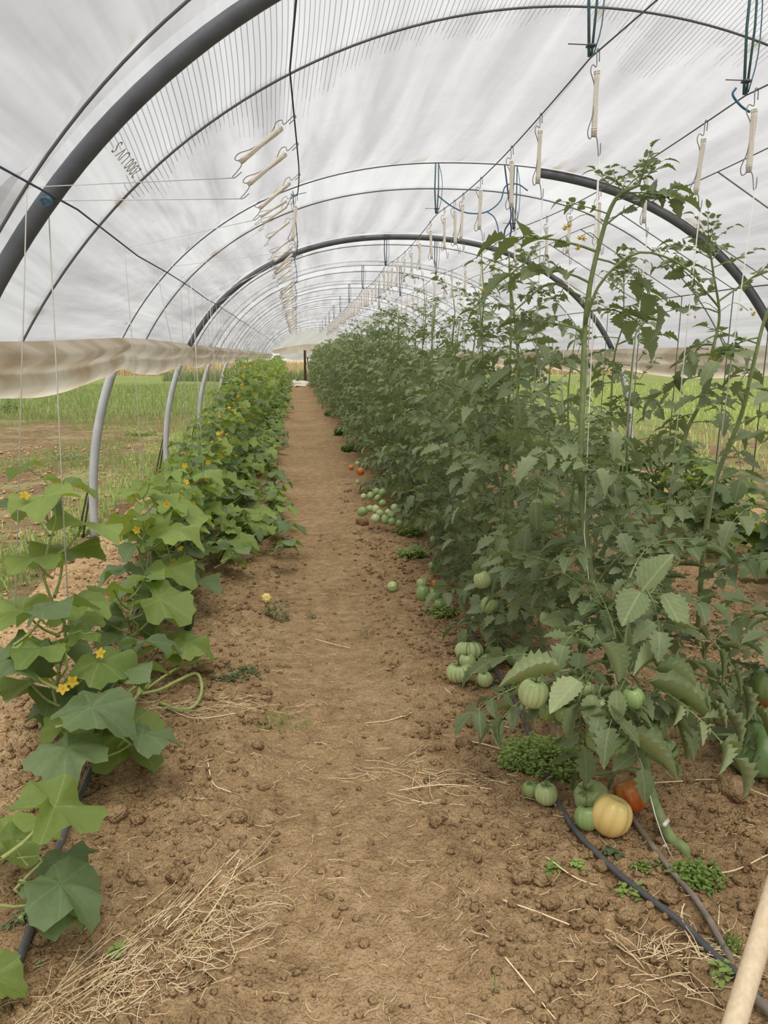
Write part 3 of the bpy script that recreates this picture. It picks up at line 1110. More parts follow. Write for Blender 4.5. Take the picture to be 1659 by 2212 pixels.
# side shoot towards the second row
side = [Vector(yp(1264, 700, 2.83)), Vector(yp(1295, 615, 2.8)), Vector(yp(1370, 548, 2.75)), Vector(yp(1450, 560, 2.72)), Vector(yp(1520, 610, 2.7))]
sp = bez([q - r1.location for q in side], 14)
link('side_shoot', stem_mesh(sp, 0.006, 0.003, 6), r1)
for k in range(2, 14):
    put_leaf(r1, random.choice(TLY), sp[k], random.choice((1, -1)) * random.uniform(0.8, 2.2), random.uniform(-.8, .6), random.uniform(0.07, 0.13))
side = [Vector(yp(1253, 640, 2.85)), Vector(yp(1190, 612, 2.8)), Vector(yp(1130, 655, 2.78)), Vector(yp(1085, 700, 2.75))]
sp = bez([q - r1.location for q in side], 12)
link('side_shoot', stem_mesh(sp, 0.005, 0.003, 6), r1)
for k in range(2, 12):
    put_leaf(r1, random.choice(TLY), sp[k], random.choice((1, -1)) * random.uniform(0.8, 2.2), random.uniform(-.5, .6), random.uniform(0.08, 0.14))
# pale curled leaves hanging over the fruit
for (px, py, Y, az, pt, L, kind) in [
    (1370, 1430, 2.25, -2.2, -0.2, 0.22, 'c'), (1370, 1430, 2.2, -0.3, -0.35, 0.26, 'c'), (1400, 1470, 2.15, -0.9, -0.45, 0.27, 'c'), (1450, 1545, 2.25, -1.2, -1.1, 0.13, 'c'),
    (1365, 1575, 2.2, -0.4, -0.30, 0.13, 'c'), (1230, 1460, 2.3, 3.3, -0.35, 0.22, 'd'), (1260, 1500, 2.25, -1.9, -0.9, 0.2, 'd'), (1300, 1490, 2.25, -1.6, -0.6, 0.12, 'd'), (1255, 1745, 2.28, -2.0, -0.5, 0.12, 'd'),
    (1190, 1500, 2.4, 3.0, -0.5, 0.24, 'h'), (1480, 1450, 2.3, -0.2, -0.3, 0.26, 'd'), (1400, 1290, 2.35, 0.5, 0.5, 0.24, 'd'), (1360, 1250, 2.35, 0.9, 0.4, 0.24, 'h'),
    (1450, 1330, 2.3, -0.6, -0.4, 0.25, 'c'), (1290, 1350, 2.4, -2.5, 0.1, 0.26, 'h'), (1330, 1380, 2.3, 1.7, 0.9, 0.16, 'c'), (1500, 1380, 2.45, 0.1, -0.2, 0.30, 'h'), (1180, 1420, 2.5, 2.8, 0.0, 0.26, 'h'),
     (1130, 1480, 2.5, 3.4, -0.3, 0.24, 'h'), (1560, 1420, 2.5, 0.0, -0.4, 0.28, 'h'), (1540, 1480, 2.5, -0.6, -0.7, 0.24, 'd')]:
    q = yp(px, py, Y)
    pool = {'h': TLH, 'y': TLY, 'c': TLC, 'd': TLD}[kind]
    o = put_leaf(r1, random.choice(pool), q - r1.location, az, pt, L * (1.25 if kind in 'cd' else 1.0))
    if kind == 'c':
        o['label'] = 'pale curled leaf'
# long leaves rolled up lengthwise, each a piece of its own
for k, (a, b, Ya, c, d, Yb, W) in enumerate([(1400, 1475, 2.12, 1542, 1547, 2.05, .075), (1415, 1447, 2.14, 1509, 1487, 2.08, .06), (1449, 1523, 2.1, 1494, 1640, 2.08, .055), (1340, 1583, 2.06, 1467, 1670, 1.98, .06),
                                        (1211, 1450, 2.15, 1084, 1472, 2.15, .07), (1298, 1390, 2.1, 1340, 1469, 2.05, .065), (1358, 1430, 2.12, 1357, 1345, 2.12, .035), (1250, 1517, 2.1, 1229, 1601, 2.1, .05),
                                        (1420, 1420, 2.15, 1372, 1450, 2.08, .06), (1390, 1274, 2.2, 1447, 1197, 2.2, .085), (1384, 1278, 2.2, 1345, 1345, 2.15, .085), (1431, 1283, 2.2, 1481, 1360, 2.12, .075),
                                        (1250, 1470, 2.12, 1190, 1530, 2.05, .07), (1280, 1500, 2.1, 1275, 1570, 2.06, .05), (1330, 1490, 2.05, 1335, 1560, 2.02, .045)]):
    A, B = yp(a, b, Ya), yp(c, d, Yb)
    D = B - A
    lv = MB()
    leaflet(lv, Vector((0, 0, 0)), D, Vector((random.uniform(-.3, .3), -0.35, 1)), D.length * 1.05, W * 1.25, 1.0 if k < 9 else 0.35, 0.12, 16, 0.10, random, 0.75 if k < 9 else 0.15)
    lv.tube([-D.normalized() * 0.03, D * 0.02], 0.0028, 5, 1)
    o = link('curled_leaf', lv.mesh('curled_leaf', [M['pale_leaf'], M['stem']]), r1, A - r1.location)
# leafy side branches of the same plant filling the lower mass
for (a, b, Ya, c, d, Yb) in [(1385, 1600, 2.25, 1470, 1400, 2.3), (1330, 1430, 2.42, 1400, 1250, 2.35), (1340, 1440, 2.4, 1220, 1480, 2.3), (1385, 1600, 2.25, 1290, 1500, 2.2), (1283, 1270, 2.6, 1180, 1250, 2.6), (1283, 1270, 2.6, 1400, 1180, 2.5), (1256, 1060, 2.7, 1200, 990, 2.7)]:
    A, B = yp(a, b, Ya) - r1.location, yp(c, d, Yb) - r1.location
    mid = (A + B) / 2 + Vector((0, 0, 0.05))
    sp = bez([A, mid, B], 8)
    link('side_shoot', stem_mesh(sp, 0.006, 0.0035, 6), r1)
    for k in range(2, 8):
        put_leaf(r1, random.choice(TLH), sp[k], random.uniform(0, 6.28), random.uniform(-.5, .4), random.uniform(0.20, 0.27))
# fruit of the nearest plant
add_fruit(r1, 1322, 1762, 43, 2.30, 'yellow', 'yellow orange ribbed tomato', (0.25, -0.25, 0), False)
add_fruit(r1, 1362, 1718, 36, 2.40, 'red', 'red orange tomato', (0.3, -0.5, 0), False)
add_fruit(r1, 1278, 1722, 38, 2.42, 'pale', 'pale green tomato behind the yellow one', (-0.7, 0, 0))
add_fruit(r1, 1268, 1765, 28, 2.36, 'green', None)
add_fruit(r1, 1180, 1715, 25, 2.48, 'pale', 'pale striped green tomato', (0.1, 0, 0))
add_fruit(r1, 1146, 1705, 18, 2.52, 'green', None)
for (px, py, r, Y, k) in [(1262, 1490, 20, 2.25, 'pale'), (1240, 1590, 18, 2.3, 'green'), (1410, 1580, 27, 2.2, 'egg'), (1437, 1622, 27, 2.26, 'green'), (1334, 1608, 27, 2.12, 'green'), (1290, 1592, 27, 2.14, 'egg'), (1285, 1530, 28, 2.12, 'pale'),
                          (1152, 1497, 32, 2.2, 'pale'), (1213, 1497, 26, 2.2, 'pale'), (1222, 1540, 24, 2.2, 'green'), (1185, 1535, 22, 2.25, 'green'), (1368, 1508, 25, 2.08, 'green'), (1310, 1560, 22, 2.35, 'green'),
                          (1148, 1530, 13, 2.35, 'pale'), (1330, 1430, 20, 2.6, 'green')]:
    add_fruit(r1, px, py, r, Y, k)
# pruned leaf stubs, pale at the cut
for (px, py, Y) in [(1384, 1706, 2.12), (1436, 1777, 2.04), (1432, 1830, 2.02)]:
    q = yp(px, py, Y) - r1.location
    link('cut_stub', MB().tube([q + Vector((0.015, 0.01, 0)), q + Vector((-0.006, -0.012, 0.003)), q + Vector((-0.012, -0.02, 0.004))], [0.007, 0.007, 0.006], 7).mesh('cut_stub', M['cut']), r1)
sp = bez([yp(1388, 1668, 2.18) - r1.location, yp(1350, 1660, 2.2) - r1.location, yp(1300, 1672, 2.25) - r1.location, yp(1270, 1668, 2.3) - r1.location], 10)
link('fruit_truss', stem_mesh(sp, 0.009, 0.004, 7), r1)
sp = bez([yp(1332, 1662, 2.2) - r1.location, yp(1318, 1690, 2.25) - r1.location, yp(1310, 1712, 2.28) - r1.location], 6)
link('fruit_truss', stem_mesh(sp, 0.007, 0.004, 7), r1)

# second plant of the row, twisting stem with a cut stump at its foot
T3 = [yp(1128, 1440, 3.55), yp(1070, 1375, 3.55), yp(1074, 1300, 3.6), yp(1078, 1230, 3.65), yp(1105, 1170, 3.65), yp(1098, 1060, 3.7), yp(1110, 940, 3.75), yp(1120, 800, 3.8), yp(1112, 690, 3.8), yp(1104, 600, 3.8), yp(1135, 568, 3.8)]
r3, p3 = hand_tomato(T3, 'near tomato plant with a twisting stem, ribbed pale tomatoes at its foot', 0.017, 0.004,
                     auto_spec(0.12, 0.80, 40, 0.26, 0.26, 'h', -0.3, 0.1) + auto_spec(0.80, 0.98, 8, 0.24, 0.12, 'y', 0.1, 0.4))
tip_cluster(r3, p3[-1], 0.09)
truss(r3, p3[-10], 3.0, 3, 0.12)
for (px, py, r, Y, k, l) in [(1012, 1405, 32, 3.75, 'ribbed', 'deeply ribbed pale tomato, upper'), (1010, 1430, 20, 3.62, 'pale', None), (993, 1452, 30, 3.58, 'ribbed', 'deeply ribbed pale tomato, lower'),
                             (1047, 1467, 17, 3.55, 'pale', None), (1068, 1410, 20, 3.5, 'green', None), (1052, 1432, 20, 3.45, 'green', None), (1112, 1415, 24, 3.4, 'green', None),
                             (1042, 1252, 19, 3.5, 'pale', None), (1058, 1308, 20, 3.45, 'green', None), (1184, 1334, 19, 3.05, 'pale', None), (1213, 1312, 24, 3.0, 'pale', None), (1240, 1300, 20, 3.05, 'green', None),
                             (1125, 1355, 17, 3.6, 'green', None), (1185, 1137, 14, 3.0, 'green', None), (1162, 1090, 14, 3.1, 'green', None), (1182, 1086, 14, 3.1, 'green', None), (1236, 1128, 13, 3.0, 'green', None), (1027, 1335, 9, 3.6, 'pale', None)]:
    add_fruit(r3, px, py, r, Y, k, l, (random.uniform(-.7, .3), random.uniform(-.4, .4), 0))
q = yp(1128, 1442, 3.52) - r3.location
link('cut_stem', MB().tube([q, q + Vector((-0.07, 0.02, 0.05)), q + Vector((-0.12, 0.05, 0.13))], [0.019, 0.017, 0.013], 8).mesh('cut_stem', M['stem_pale']), r3)

# second row (further right)
T5 = [gp(1400, 1330), yp(1442, 1100, 3.7), yp(1481, 940, 3.7), yp(1513, 867, 3.65), yp(1541, 750, 3.65), yp(1554, 679, 3.65), yp(1541, 590, 3.62), yp(1532, 525, 3.6)]
r5, p5 = hand_tomato(T5, 'second row tomato plant with the bushy top beside the long bobbins', 0.012, 0.004,
                     auto_spec(0.12, 0.58, 12, 0.26, 0.24, 'h', -0.2, 0.0) + [(0.62, PI, -0.5, 0.26, 'h'), (0.63, -0.6, -0.9, 0.22, 'h'), (0.72, PI, 0.2, 0.34, 'h'), (0.74, PI * 1.1, 0.5, 0.36, 'y'), (0.76, 0.1, 0.4, 0.38, 'y'), (0.86, PI, 0.3, 0.2, 'h'), (0.88, 0, 0.2, 0.22, 'y'), (0.92, PI * .9, 0.4, 0.2, 'y')])
tip_cluster(r5, p5[-1], 0.11)
tip_cluster(r5, p5[-5], 0.13)
truss(r5, p5[-14], PI, 4, 0.16, 0.014)
truss(r5, p5[-14], 0.1, 4, 0.16, 0.014)
T6 = [gp(1505, 1400), yp(1516, 1230, 3.25), yp(1528, 1118, 3.25), yp(1552, 1019, 3.25), yp(1600, 900, 3.22), yp(1627, 789, 3.2), yp(1652, 690, 3.2), yp(1690, 600, 3.2)]
r6, p6 = hand_tomato(T6, 'second row tomato plant leaning out past the picture edge', 0.013, 0.006, auto_spec(0.15, 0.75, 13, 0.28, 0.26, 'h', -0.2, 0.2) + [(0.80, PI, -0.3, 0.3, 'h'), (0.78, PI, 0.1, 0.25, 'y')])
truss(r6, p6[-14], PI, 4, 0.2, 0.015)
for (px, py, r, Y, k, l) in [(1635, 1620, 62, 2.6, 'dark', 'huge dark green ribbed tomato'), (1627, 1560, 32, 2.75, 'green', None), (1655, 1478, 34, 2.75, 'green', None), (1657, 1518, 20, 2.85, 'red', 'orange tomato'), (1583, 1612, 14, 2.7, 'green', None)]:
    pass
T4 = [gp(1330, 1180), yp(1318, 1000, 4.7), yp(1325, 789, 4.7), yp(1345, 700, 4.65), yp(1348, 610, 4.6)]
r4, p4 = hand_tomato(T4, 'second row tomato plant with a thin forked top behind the tall bare stem', 0.009, 0.003,
                     auto_spec(0.1, 0.6, 14, 0.28, 0.26, 'h', -0.2, 0.0) + auto_spec(0.6, 0.98, 9, 0.26, 0.14, 'y', 0.2, 0.5))
tip_cluster(r4, p4[-1], 0.13)
truss(r4, p4[-7], 0.2, 4, 0.16, 0.013)
# the plant whose big dark tomatoes hang at the picture edge
T7 = [gp(1668, 1700), yp(1690, 1500, 2.45), yp(1675, 1300, 2.5), yp(1720, 1100, 2.5), yp(1735, 850, 2.5)]
r7, p7 = hand_tomato(T7, 'tomato plant at the picture edge carrying the huge dark green tomato', 0.013, 0.006, auto_spec(0.1, 0.95, 16, 0.26, 0.26, 'h', -0.2, 0.2))
for (px, py, r, Y, k, l) in [(1635, 1620, 62, 2.45, 'dark', 'huge dark green ribbed tomato'), (1627, 1556, 32, 2.55, 'green', None), (1658, 1478, 36, 2.45, 'green', None), (1658, 1518, 20, 2.55, 'red', 'orange tomato'), (1583, 1612, 14, 2.5, 'green', None)]:
    add_fruit(r7, px, py, r, Y, k, l, (-0.9, 0, 0) if k == 'dark' else (0, 0, 0))
for (px, py, Y, az, pt) in [(1640, 1200, 2.5, 3.2, -.2), (1659, 1320, 2.45, 3.0, -.4), (1640, 1430, 2.5, 3.4, -.1), (1659, 1100, 2.5, 3.6, .2)]:
    put_leaf(r7, random.choice(TLH), yp(px, py, Y) - r7.location, az, pt, 0.24)

hedge_plant_later = [(1.95, 2.72, 0.5, 12, 'low leafy tomato plant on the soil between the nearest plant and the edge plant')]
# ---- the long hedge of trellised tomato plants
STEMS = []
for s in range(6):
    H = 1.9
    ph = random.uniform(0, 6)
    STEMS.append(stem_mesh([Vector((0.03 * math.sin(ph + 2.2 * i / 8 * 3), 0.03 * math.cos(ph * 2 + i * .6), H * i / 8)) for i in range(9)], 0.012, 0.004, 5))


def hedge_plant(x, y, H, n, Lm, spread, label, group, hi, z0=0.12):
    root = thing('tomato_plant', label, 'plant', (x, y, gz(x, y) - 0.02), group)
    st = link('stem', random.choice(STEMS), root, None, (0, 0, random.uniform(0, 6)), (1, 1, H / 1.9))
    pool = TLH if hi else TL
    for i in range(n):
        u = (i + random.random()) / n
        z = z0 + (H - z0 - 0.02) * u ** (1.25 if hi else 1.0)
        az = i * GA + random.uniform(-.7, .7)
        top = max(0, (u - 0.72) / 0.28)
        r0 = random.uniform(0, spread) * (1 - top)
        L = Lm * random.uniform(0.7, 1.15) * (1 - 0.5 * top)
        p = (math.cos(az) * r0, math.sin(az) * r0, z)
        put_leaf(root, random.choice(TLY if top > 0.4 and hi else pool), p, az, random.uniform(-.35, .75) + 0.3 * top, L, roll=random.uniform(-.7, .7))
    return root


ORD = ['first', 'second', 'third', 'fourth', 'fifth', 'sixth', 'seventh', 'eighth', 'ninth', 'tenth', 'eleventh', 'twelfth', 'thirteenth']
HN = ['near', 'second', 'third', 'fourth', 'fifth', 'sixth', 'seventh', 'eighth', 'ninth', 'tenth', 'eleventh', 'twelfth', 'last']
_cnt = {}


def place_label(key, text, shared, y, ymax):
    """count the repeats on from the hoop they stand beyond; past ymax nothing tells them apart"""
    if y > ymax:
        return shared
    h = max(0, sum(1 for q in HOOPS if q <= y) - 1)
    _cnt[(key, h)] = _cnt.get((key, h), 0) + 1
    return text % (ORD[_cnt[(key, h)] - 1], HN[h])


gA = 'tomato plants in the long trellised hedge beside the path'
y = 4.15
hedge = []
while y < YEND - 0.4:
    far = y > 19
    n = 74 if y < 9 else (60 if y < 19 else 30)
    H = 1.90 + random.uniform(-.14, .20) + (0.0 if y > 6 else -0.06)
    rt = hedge_plant(1.13 + random.uniform(-.05, .05), y, H, n, 0.235 if not far else 0.34, 0.20,
                     place_label('a', 'leafy tomato plant in the path side hedge, %s one past the %s hoop', 'distant tomato plant merging into the far end of the path side hedge', y, 17), gA, y < 8)
    hedge.append(rt)
    y += 0.42 if not far else 0.55
# plants between the hand built ones
for (x, yy, H, n, l) in [(1.12, 2.95, 1.25, 26, 'leafy tomato plant filling the gap behind the yellow orange fruit'), (1.15, 3.35, 1.35, 34, 'leafy tomato plant between the tall bare stem and the twisting stem')]:
    hedge_plant(x, yy, H, n, 0.25, 0.12, l, None, True, 0.40 if yy < 3 else 0.2)
for (x, yy, H, n, l) in hedge_plant_later:
    hedge_plant(x, yy, H, n, 0.25, 0.1, l, None, True, 0.06)
gB = 'tomato plants of the second row'
y = 4.3
while y < 17:
    if abs(y - 4.7) > 0.25:
        hedge_plant(1.98 + random.uniform(-.05, .05), y, random.uniform(1.35, 1.75), 26, 0.28, 0.12, place_label('b', 'second row tomato plant behind the hedge, %s one past the %s hoop', 'distant tomato plant of the second row', y, 13), gB, y < 6.5)
    y += 0.55
# some sprays standing proud of the hedge
for rt, hh in zip(hedge[1:30:3], [2.1, 2.0, 2.15, 2.05, 2.0, 2.1, 2.05, 2.1, 2.0, 2.1]):
    for k in range(5):
        put_leaf(rt, random.choice(TLY), (random.uniform(-.1, .1), random.uniform(-.1, .1), hh - 0.12 * k + random.uniform(-.05, .05)), random.uniform(0, 6.3), random.uniform(0, .8), 0.2)
    link('shoot', MB().tube([(0, 0, 1.6), (0.02, 0.01, 1.85), (0.0, 0.03, hh + 0.02)], [0.006, 0.005, 0.003], 5).mesh('shoot', M['stem']), rt)

# fruit along the foot of the hedge
ra = min(hedge, key=lambda r: abs(r.location.y - 5.15))
for (px, py, r, Y, k, l) in [(912, 1282, 15, 4.75, 'egg', None), (940, 1285, 15, 4.75, 'egg', None), (912, 1260, 12, 4.85, 'pale', None), (942, 1262, 11, 4.85, 'red', 'red orange tomato'), (950, 1306, 13, 4.7, 'green', None)]:
    add_fruit(ra, px, py, r, Y, k, l, (0.1, 0.1, 0), False)
rb = min(hedge, key=lambda r: abs(r.location.y - 6.9))
for (px, py, r) in [(786, 1073, 7), (800, 1071, 8), (813, 1063, 8), (825, 1065, 9), (816, 1076, 7), (826, 1087, 8), (783, 1106, 10), (800, 1099, 8), (812, 1100, 10), (821, 1109, 9), (838, 1106, 7), (847, 1113, 10), (811, 1120, 10), (832, 1122, 9), (847, 1127, 9), (853, 1097, 9), (862, 1130, 8)]:
    add_fruit(rb, px, py, r, 6.25 + (1130 - py) * 0.008, random.choice(('pale', 'pale', 'egg', 'green')), None, (random.uniform(-1.2, 1.2), random.uniform(-1, 1), 0), False)
rc = min(hedge, key=lambda r: abs(r.location.y - 8.6))
for (px, py, r, k, l) in [(779, 1018, 9, 'red', 'orange red tomato'), (759, 1010, 6, 'red', 'small red tomato'), (773, 1041, 6, 'pale', None), (772, 1001, 5, 'pale', None)]:
    add_fruit(rc, px, py, r, 8.4, k, l, (0, 0, 0), False)
rd = min(hedge, key=lambda r: abs(r.location.y - 5.6))
for (px, py, r) in [(930, 999, 8), (937, 1165, 8), (1008, 1010, 8), (935, 1222, 10)]:
    add_fruit(rd, px, py, r, 5.1, 'green', None, (0, 0, 0), False)


def loose_fruit(name, px, py, r, kind, label, cat, rot):
    g = gp(px, py)
    rr = r * (g - EYE).dot(_fw) / F
    me = FM[kind]
    o = link(name, me, None, (g.x, g.y, gz(g.x, g.y) + rr * 0.88), rot, rr)
    tag(o, label, cat)
    return o


loose_fruit('tomato', 849, 1278, 12, 'pale', 'striped pale green tomato lying alone on the path edge', 'tomato', (0.4, 1.4, 0))
o = loose_fruit('yellow_squash', 575, 1302, 12, 'yellow', 'pale yellow dropped fruit on the soil by the upright weed', 'fruit', (1.2, 0.4, 0))

# ------------------------------------------------------------------ cucumber plants
CSTEMS = []
for s in range(5):
    ph = random.uniform(0, 6)
    CSTEMS.append(MB().tube([Vector((0.03 * math.sin(ph + i * 1.1), 0.03 * math.cos(ph + i * 1.3), 1.0 * i / 10)) for i in range(11)], [0.0085 - 0.0005 * i for i in range(11)], 6).mesh('stem', M['stem_pale']))


def tendril_mesh():
    pts = []
    for i in range(26):
        t = i / 25
        a = max(0, t - 0.45) * 26
        pts.append(Vector((t * 0.9 + 0.05 * math.cos(a), 0.05 * math.sin(a), 0.25 * math.sin(t * 3))))
    return MB().tube(pts, 0.010, 4).mesh('tendril', M['stem_pale'])


TEND = tendril_mesh()
CUKE = MB().tube([(0, 0, 0), (0.01, 0, -0.01), (0.02, 0, -0.05), (0.03, 0, -0.12), (0.025, 0, -0.2), (0.01, 0, -0.235), (0.005, 0, -0.245)], [0.004, 0.016, 0.024, 0.026, 0.022, 0.013, 0.003], 12).mesh('cucumber', M['cuke'])


def cuc_plant(x, y, H, n, Ls, spread, label, group, fl=2, skirt=5, tend=1, bright=0.6):
    root = thing('cucumber_plant', label, 'plant', (x, y, gz(x, y) - 0.01), group)
    link('stem', random.choice(CSTEMS), root, None, (0, 0, random.uniform(0, 6)), (1, 1, H))
    for i in range(n):
        u = (i + random.random()) / n
        z = 0.04 + (H - 0.06) * u
        az = i * GA + random.uniform(-.6, .6)
        L = Ls * random.uniform(0.8, 1.2) * (1 - 0.5 * max(0, (u - 0.7) / 0.3))
        pool = CL if random.random() < bright * (0.4 + u) else CLD
        put_leaf(root, random.choice(pool), (0, 0, z), az, random.uniform(-.2, .25), L)
    for i in range(skirt):
        az = random.uniform(-1.3, 1.3) if random.random() < 0.7 else random.uniform(0, 6.3)
        rr = random.uniform(0.08, spread + (0.30 if 5.0 < y < 8.2 and abs(az) < 1.3 else 0))
        put_leaf(root, random.choice(CLD if random.random() < .6 else CL), (math.cos(az) * rr, math.sin(az) * rr, random.uniform(0.02, 0.12 + 0.1 * H)), az + random.uniform(-.6, .6), random.uniform(-.25, .2), Ls * random.uniform(.8, 1.2))
    for i in range(fl):
        az = random.uniform(-2.2, 1.0)
        z = H * random.uniform(0.35, 0.98)
        link('flower', CFL, root, (math.cos(az) * 0.15, math.sin(az) * 0.15, z + 0.03), (random.uniform(0.5, 1.5), random.uniform(-.6, .6), random.uniform(-.5, .5)), 0.023)
    for i in range(tend):
        az = random.uniform(0, 6.3)
        link('tendril', TEND, root, (0, 0, H * random.uniform(.5, .98)), (0, -0.4, az), 0.16)
    return root


gC = 'cucumber plants of the long trellised row'
near = [
    (-0.74, 1.90, 0.20, 2, 0.18, 'nearest cucumber plant, low with a broad bright leaf over the soil'),
    (-0.90, 2.02, 0.30, 3, 0.16, 'small cucumber plant behind the broad bright leaf'),
    (-0.99, 3.08, 1.05, 13, 0.25, 'tall cucumber plant on the first pair of strings'),
    (-0.88, 2.72, 0.50, 9, 0.24, 'cucumber plant with dark drooping leaves on the second string'),
    (-0.80, 3.50, 0.45, 9, 0.23, 'cucumber plant whose bare stem loops out over the soil'),
    (-0.84, 4.15, 0.80, 14, 0.23, 'cucumber plant on the third string with hanging fruit'),
    (-0.80, 4.6, 0.80, 14, 0.22, 'cucumber plant just past the hanging fruit'),
]
croots = []
for (x, y, H, n, L, l) in near:
    croots.append(cuc_plant(x, y, H, n, L, 0.16, l, None, 4 if H > 0.45 else 0, 1 if y > 2.2 else 0, 2 if y > 2.2 else 0, 0.75))
y = 5.1
while y < YEND - 0.6:
    far = y > 18
    H = min(1.38, 0.78 + 0.075 * (y - 4.5)) + random.uniform(-.12, .12)
    cuc_plant(-0.82 + random.uniform(-.05, .05), y, H, 19 if not far else 11, 0.195 if not far else 0.25, 0.45, place_label('c', 'cucumber plant in the row left of the path, %s one past the %s hoop', 'distant cucumber plant merging into the far end of the row', y, 17), gC, 4 if y < 12 else 1, 12 if y < 16 else 5, 1 if y < 8 else 0, 0.6 if y < 16 else 0.95)
    y += 0.42 if not far else 0.55
# the broad bright leaf and companions of the nearest plant
r0 = croots[0]
for (px, py, Y, az, pt, L, bright) in [(85, 1745, 1.75, 0.9, -0.35, 0.23, 1), (120, 1800, 1.85, -0.5, -0.5, 0.20, 0), (-15, 2030, 1.60, -0.1, -0.3, 0.13, 1), (70, 1850, 1.80, 0.0, -0.7, 0.18, 0)]:
    q = yp(px, py, Y) - r0.location
    put_leaf(r0, (CL if bright else CLD)[1], q + Vector((-0.1, 0, -0.13)), az, pt, L)
r2 = croots[3]
for (px, py, Y, az, pt, L) in [(170, 1520, 2.5, -0.4, -0.15, 0.25), (290, 1570, 2.5, 0.1, -0.2, 0.2), (255, 1455, 2.75, 0.3, 0.0, 0.23), (150, 1590, 2.45, -1.5, -0.2, 0.23), (300, 1390, 2.9, 0.5, 0.0, 0.22), (60, 1430, 2.6, 3.0, 0.0, 0.24), (90, 1330, 2.75, 0.2, 0.1, 0.25)]:
    q = yp(px, py, Y) - r2.location
    put_leaf(r2, random.choice(CLD), q + Vector((-0.1 * math.cos(az), -0.1 * math.sin(az), -0.10)), az, pt, L)
# looping bare stem
lp = [(300, 1500), (345, 1490), (385, 1470), (425, 1455), (436, 1490), (420, 1525), (385, 1532), (345, 1518)]
r4c = croots[4]
pts = []
for i, (a, b) in enumerate(lp):
    g = gp(a, b, 0.06 if i < 4 else 0.03)
    pts.append(Vector(g) - r4c.location)
link('looping_stem', MB().tube(bez(pts, 30), 0.008, 7).mesh('looping_stem', M['stem_pale']), r4c)['label'] = 'bare looping stem'
for (a, b, c, d) in [(300, 1500, 470, 1420), (280, 1560, 330, 1440), (250, 1560, 300, 1480), (330, 1470, 240, 1610)]:
    A, B = gp(a, b, 0.03) - r4c.location, gp(c, d, 0.06) - r4c.location
    link('bare_stem', MB().tube(bez([A, (A + B) / 2 + Vector((0, 0, 0.04)), B], 8), 0.007, 6).mesh('bare_stem', M['stem_pale']), r4c)
# hanging cucumbers
for (rt, px, py, Y, s, rx) in [(croots[5], 318, 1238, 3.95, 1.0, 0.15), (croots[5], 330, 1250, 4.0, 0.9, -0.1), (croots[3], 262, 1500, 2.8, 0.9, 0.9), (croots[4], 410, 1310, 3.6, 0.8, 0.3)]:
    q = yp(px, py, Y) - rt.location
    q.z = max(q.z, 0.2)
    link('cucumber', CUKE, rt, q, (rx, 0.2, 0.5), s)

# row at the far side of the tunnel
gD = 'low leafy plants of the far side row'
y = 3.8
while y < 20:
    cuc_plant(3.3 + random.uniform(-.1, .1), y, random.uniform(0.5, 0.8), 20, 0.22, 0.4, place_label('d', 'low bushy plant in the far side row, %s one past the %s hoop', 'distant low bushy plant of the far side row', y, 10), gD, 1, 6, 0, 0.35)
    y += 0.5


# ------------------------------------------------------------------ hoops, ropes and film
def arch_pt(phi, y, k=0.0):
    W, n, H = prof(y)
    c_, s_ = math.cos(phi), math.sin(phi)
    return Vector((XC + (W + k) * math.copysign(abs(c_) ** (2 / n), c_), y, (H + k) * math.copysign(abs(s_) ** (2 / n), s_)))


def phi_z(z, y=20.0):
    return math.asin(min(1, (z / float(prof(y)[2])) ** (float(prof(y)[1]) / 2)))


PZ = 0.5


def hoop(y, i, label):
    root = thing('tunnel_hoop', label, 'hoop', (XC, y, 0))
    r = 0.036
    off = Vector((XC, y, 0))
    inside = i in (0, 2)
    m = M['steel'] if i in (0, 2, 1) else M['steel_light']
    # legs (always bare below the gathered film)
    for s in (0, 1):
        a0, a1 = -0.02, phi_z(1.45, y)
        pts = []
        for k in range(13):
            a = a0 + (a1 - a0) * k / 12
            a = a if s == 0 else PI - a
            pts.append(arch_pt(a, y, -0.045) - off)
        link('hoop_leg', MB().tube(pts, r, 10).mesh('hoop_leg', M['steel_light']), root)
    PZ = phi_z(1.62, y)
    b0, b1 = (PZ, PI - PZ)
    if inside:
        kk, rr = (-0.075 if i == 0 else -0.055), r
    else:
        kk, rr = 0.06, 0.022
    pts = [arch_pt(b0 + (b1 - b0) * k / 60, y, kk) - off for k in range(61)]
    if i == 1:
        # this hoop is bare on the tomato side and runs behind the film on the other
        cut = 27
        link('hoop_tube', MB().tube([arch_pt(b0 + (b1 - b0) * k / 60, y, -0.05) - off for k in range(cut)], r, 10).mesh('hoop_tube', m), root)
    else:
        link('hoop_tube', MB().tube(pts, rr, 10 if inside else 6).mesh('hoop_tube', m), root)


HL = ['thick dark near hoop sweeping across the top of the picture', 'second hoop, legs bare and crown hidden by film', 'third hoop, dark tube standing clear under the film', 'fourth hoop from the near end', 'fifth hoop from the near end',
      'sixth hoop from the near end', 'seventh hoop from the near end', 'eighth hoop from the near end', 'ninth hoop from the near end', 'tenth hoop from the near end', 'third last hoop of the tunnel', 'second last hoop of the tunnel', 'last hoop at the far opening']
for i, y in enumerate(HOOPS):
    hoop(y, i, HL[i])


def arch_rope(y, label, m='wire', r=0.006, k=-0.022, dy=0.0):
    off = Vector((XC, y, 0))
    PZ = phi_z(1.50, y)
    pts = [arch_pt(PZ + (PI - 2 * PZ) * j / 70, y + dy * math.sin(j * 0.9), k) - off for j in range(71)]
    o = link('film_rope', MB().tube(pts, r, 5).mesh('film_rope', M[m]), None, off)
    tag(o, label, 'rope')


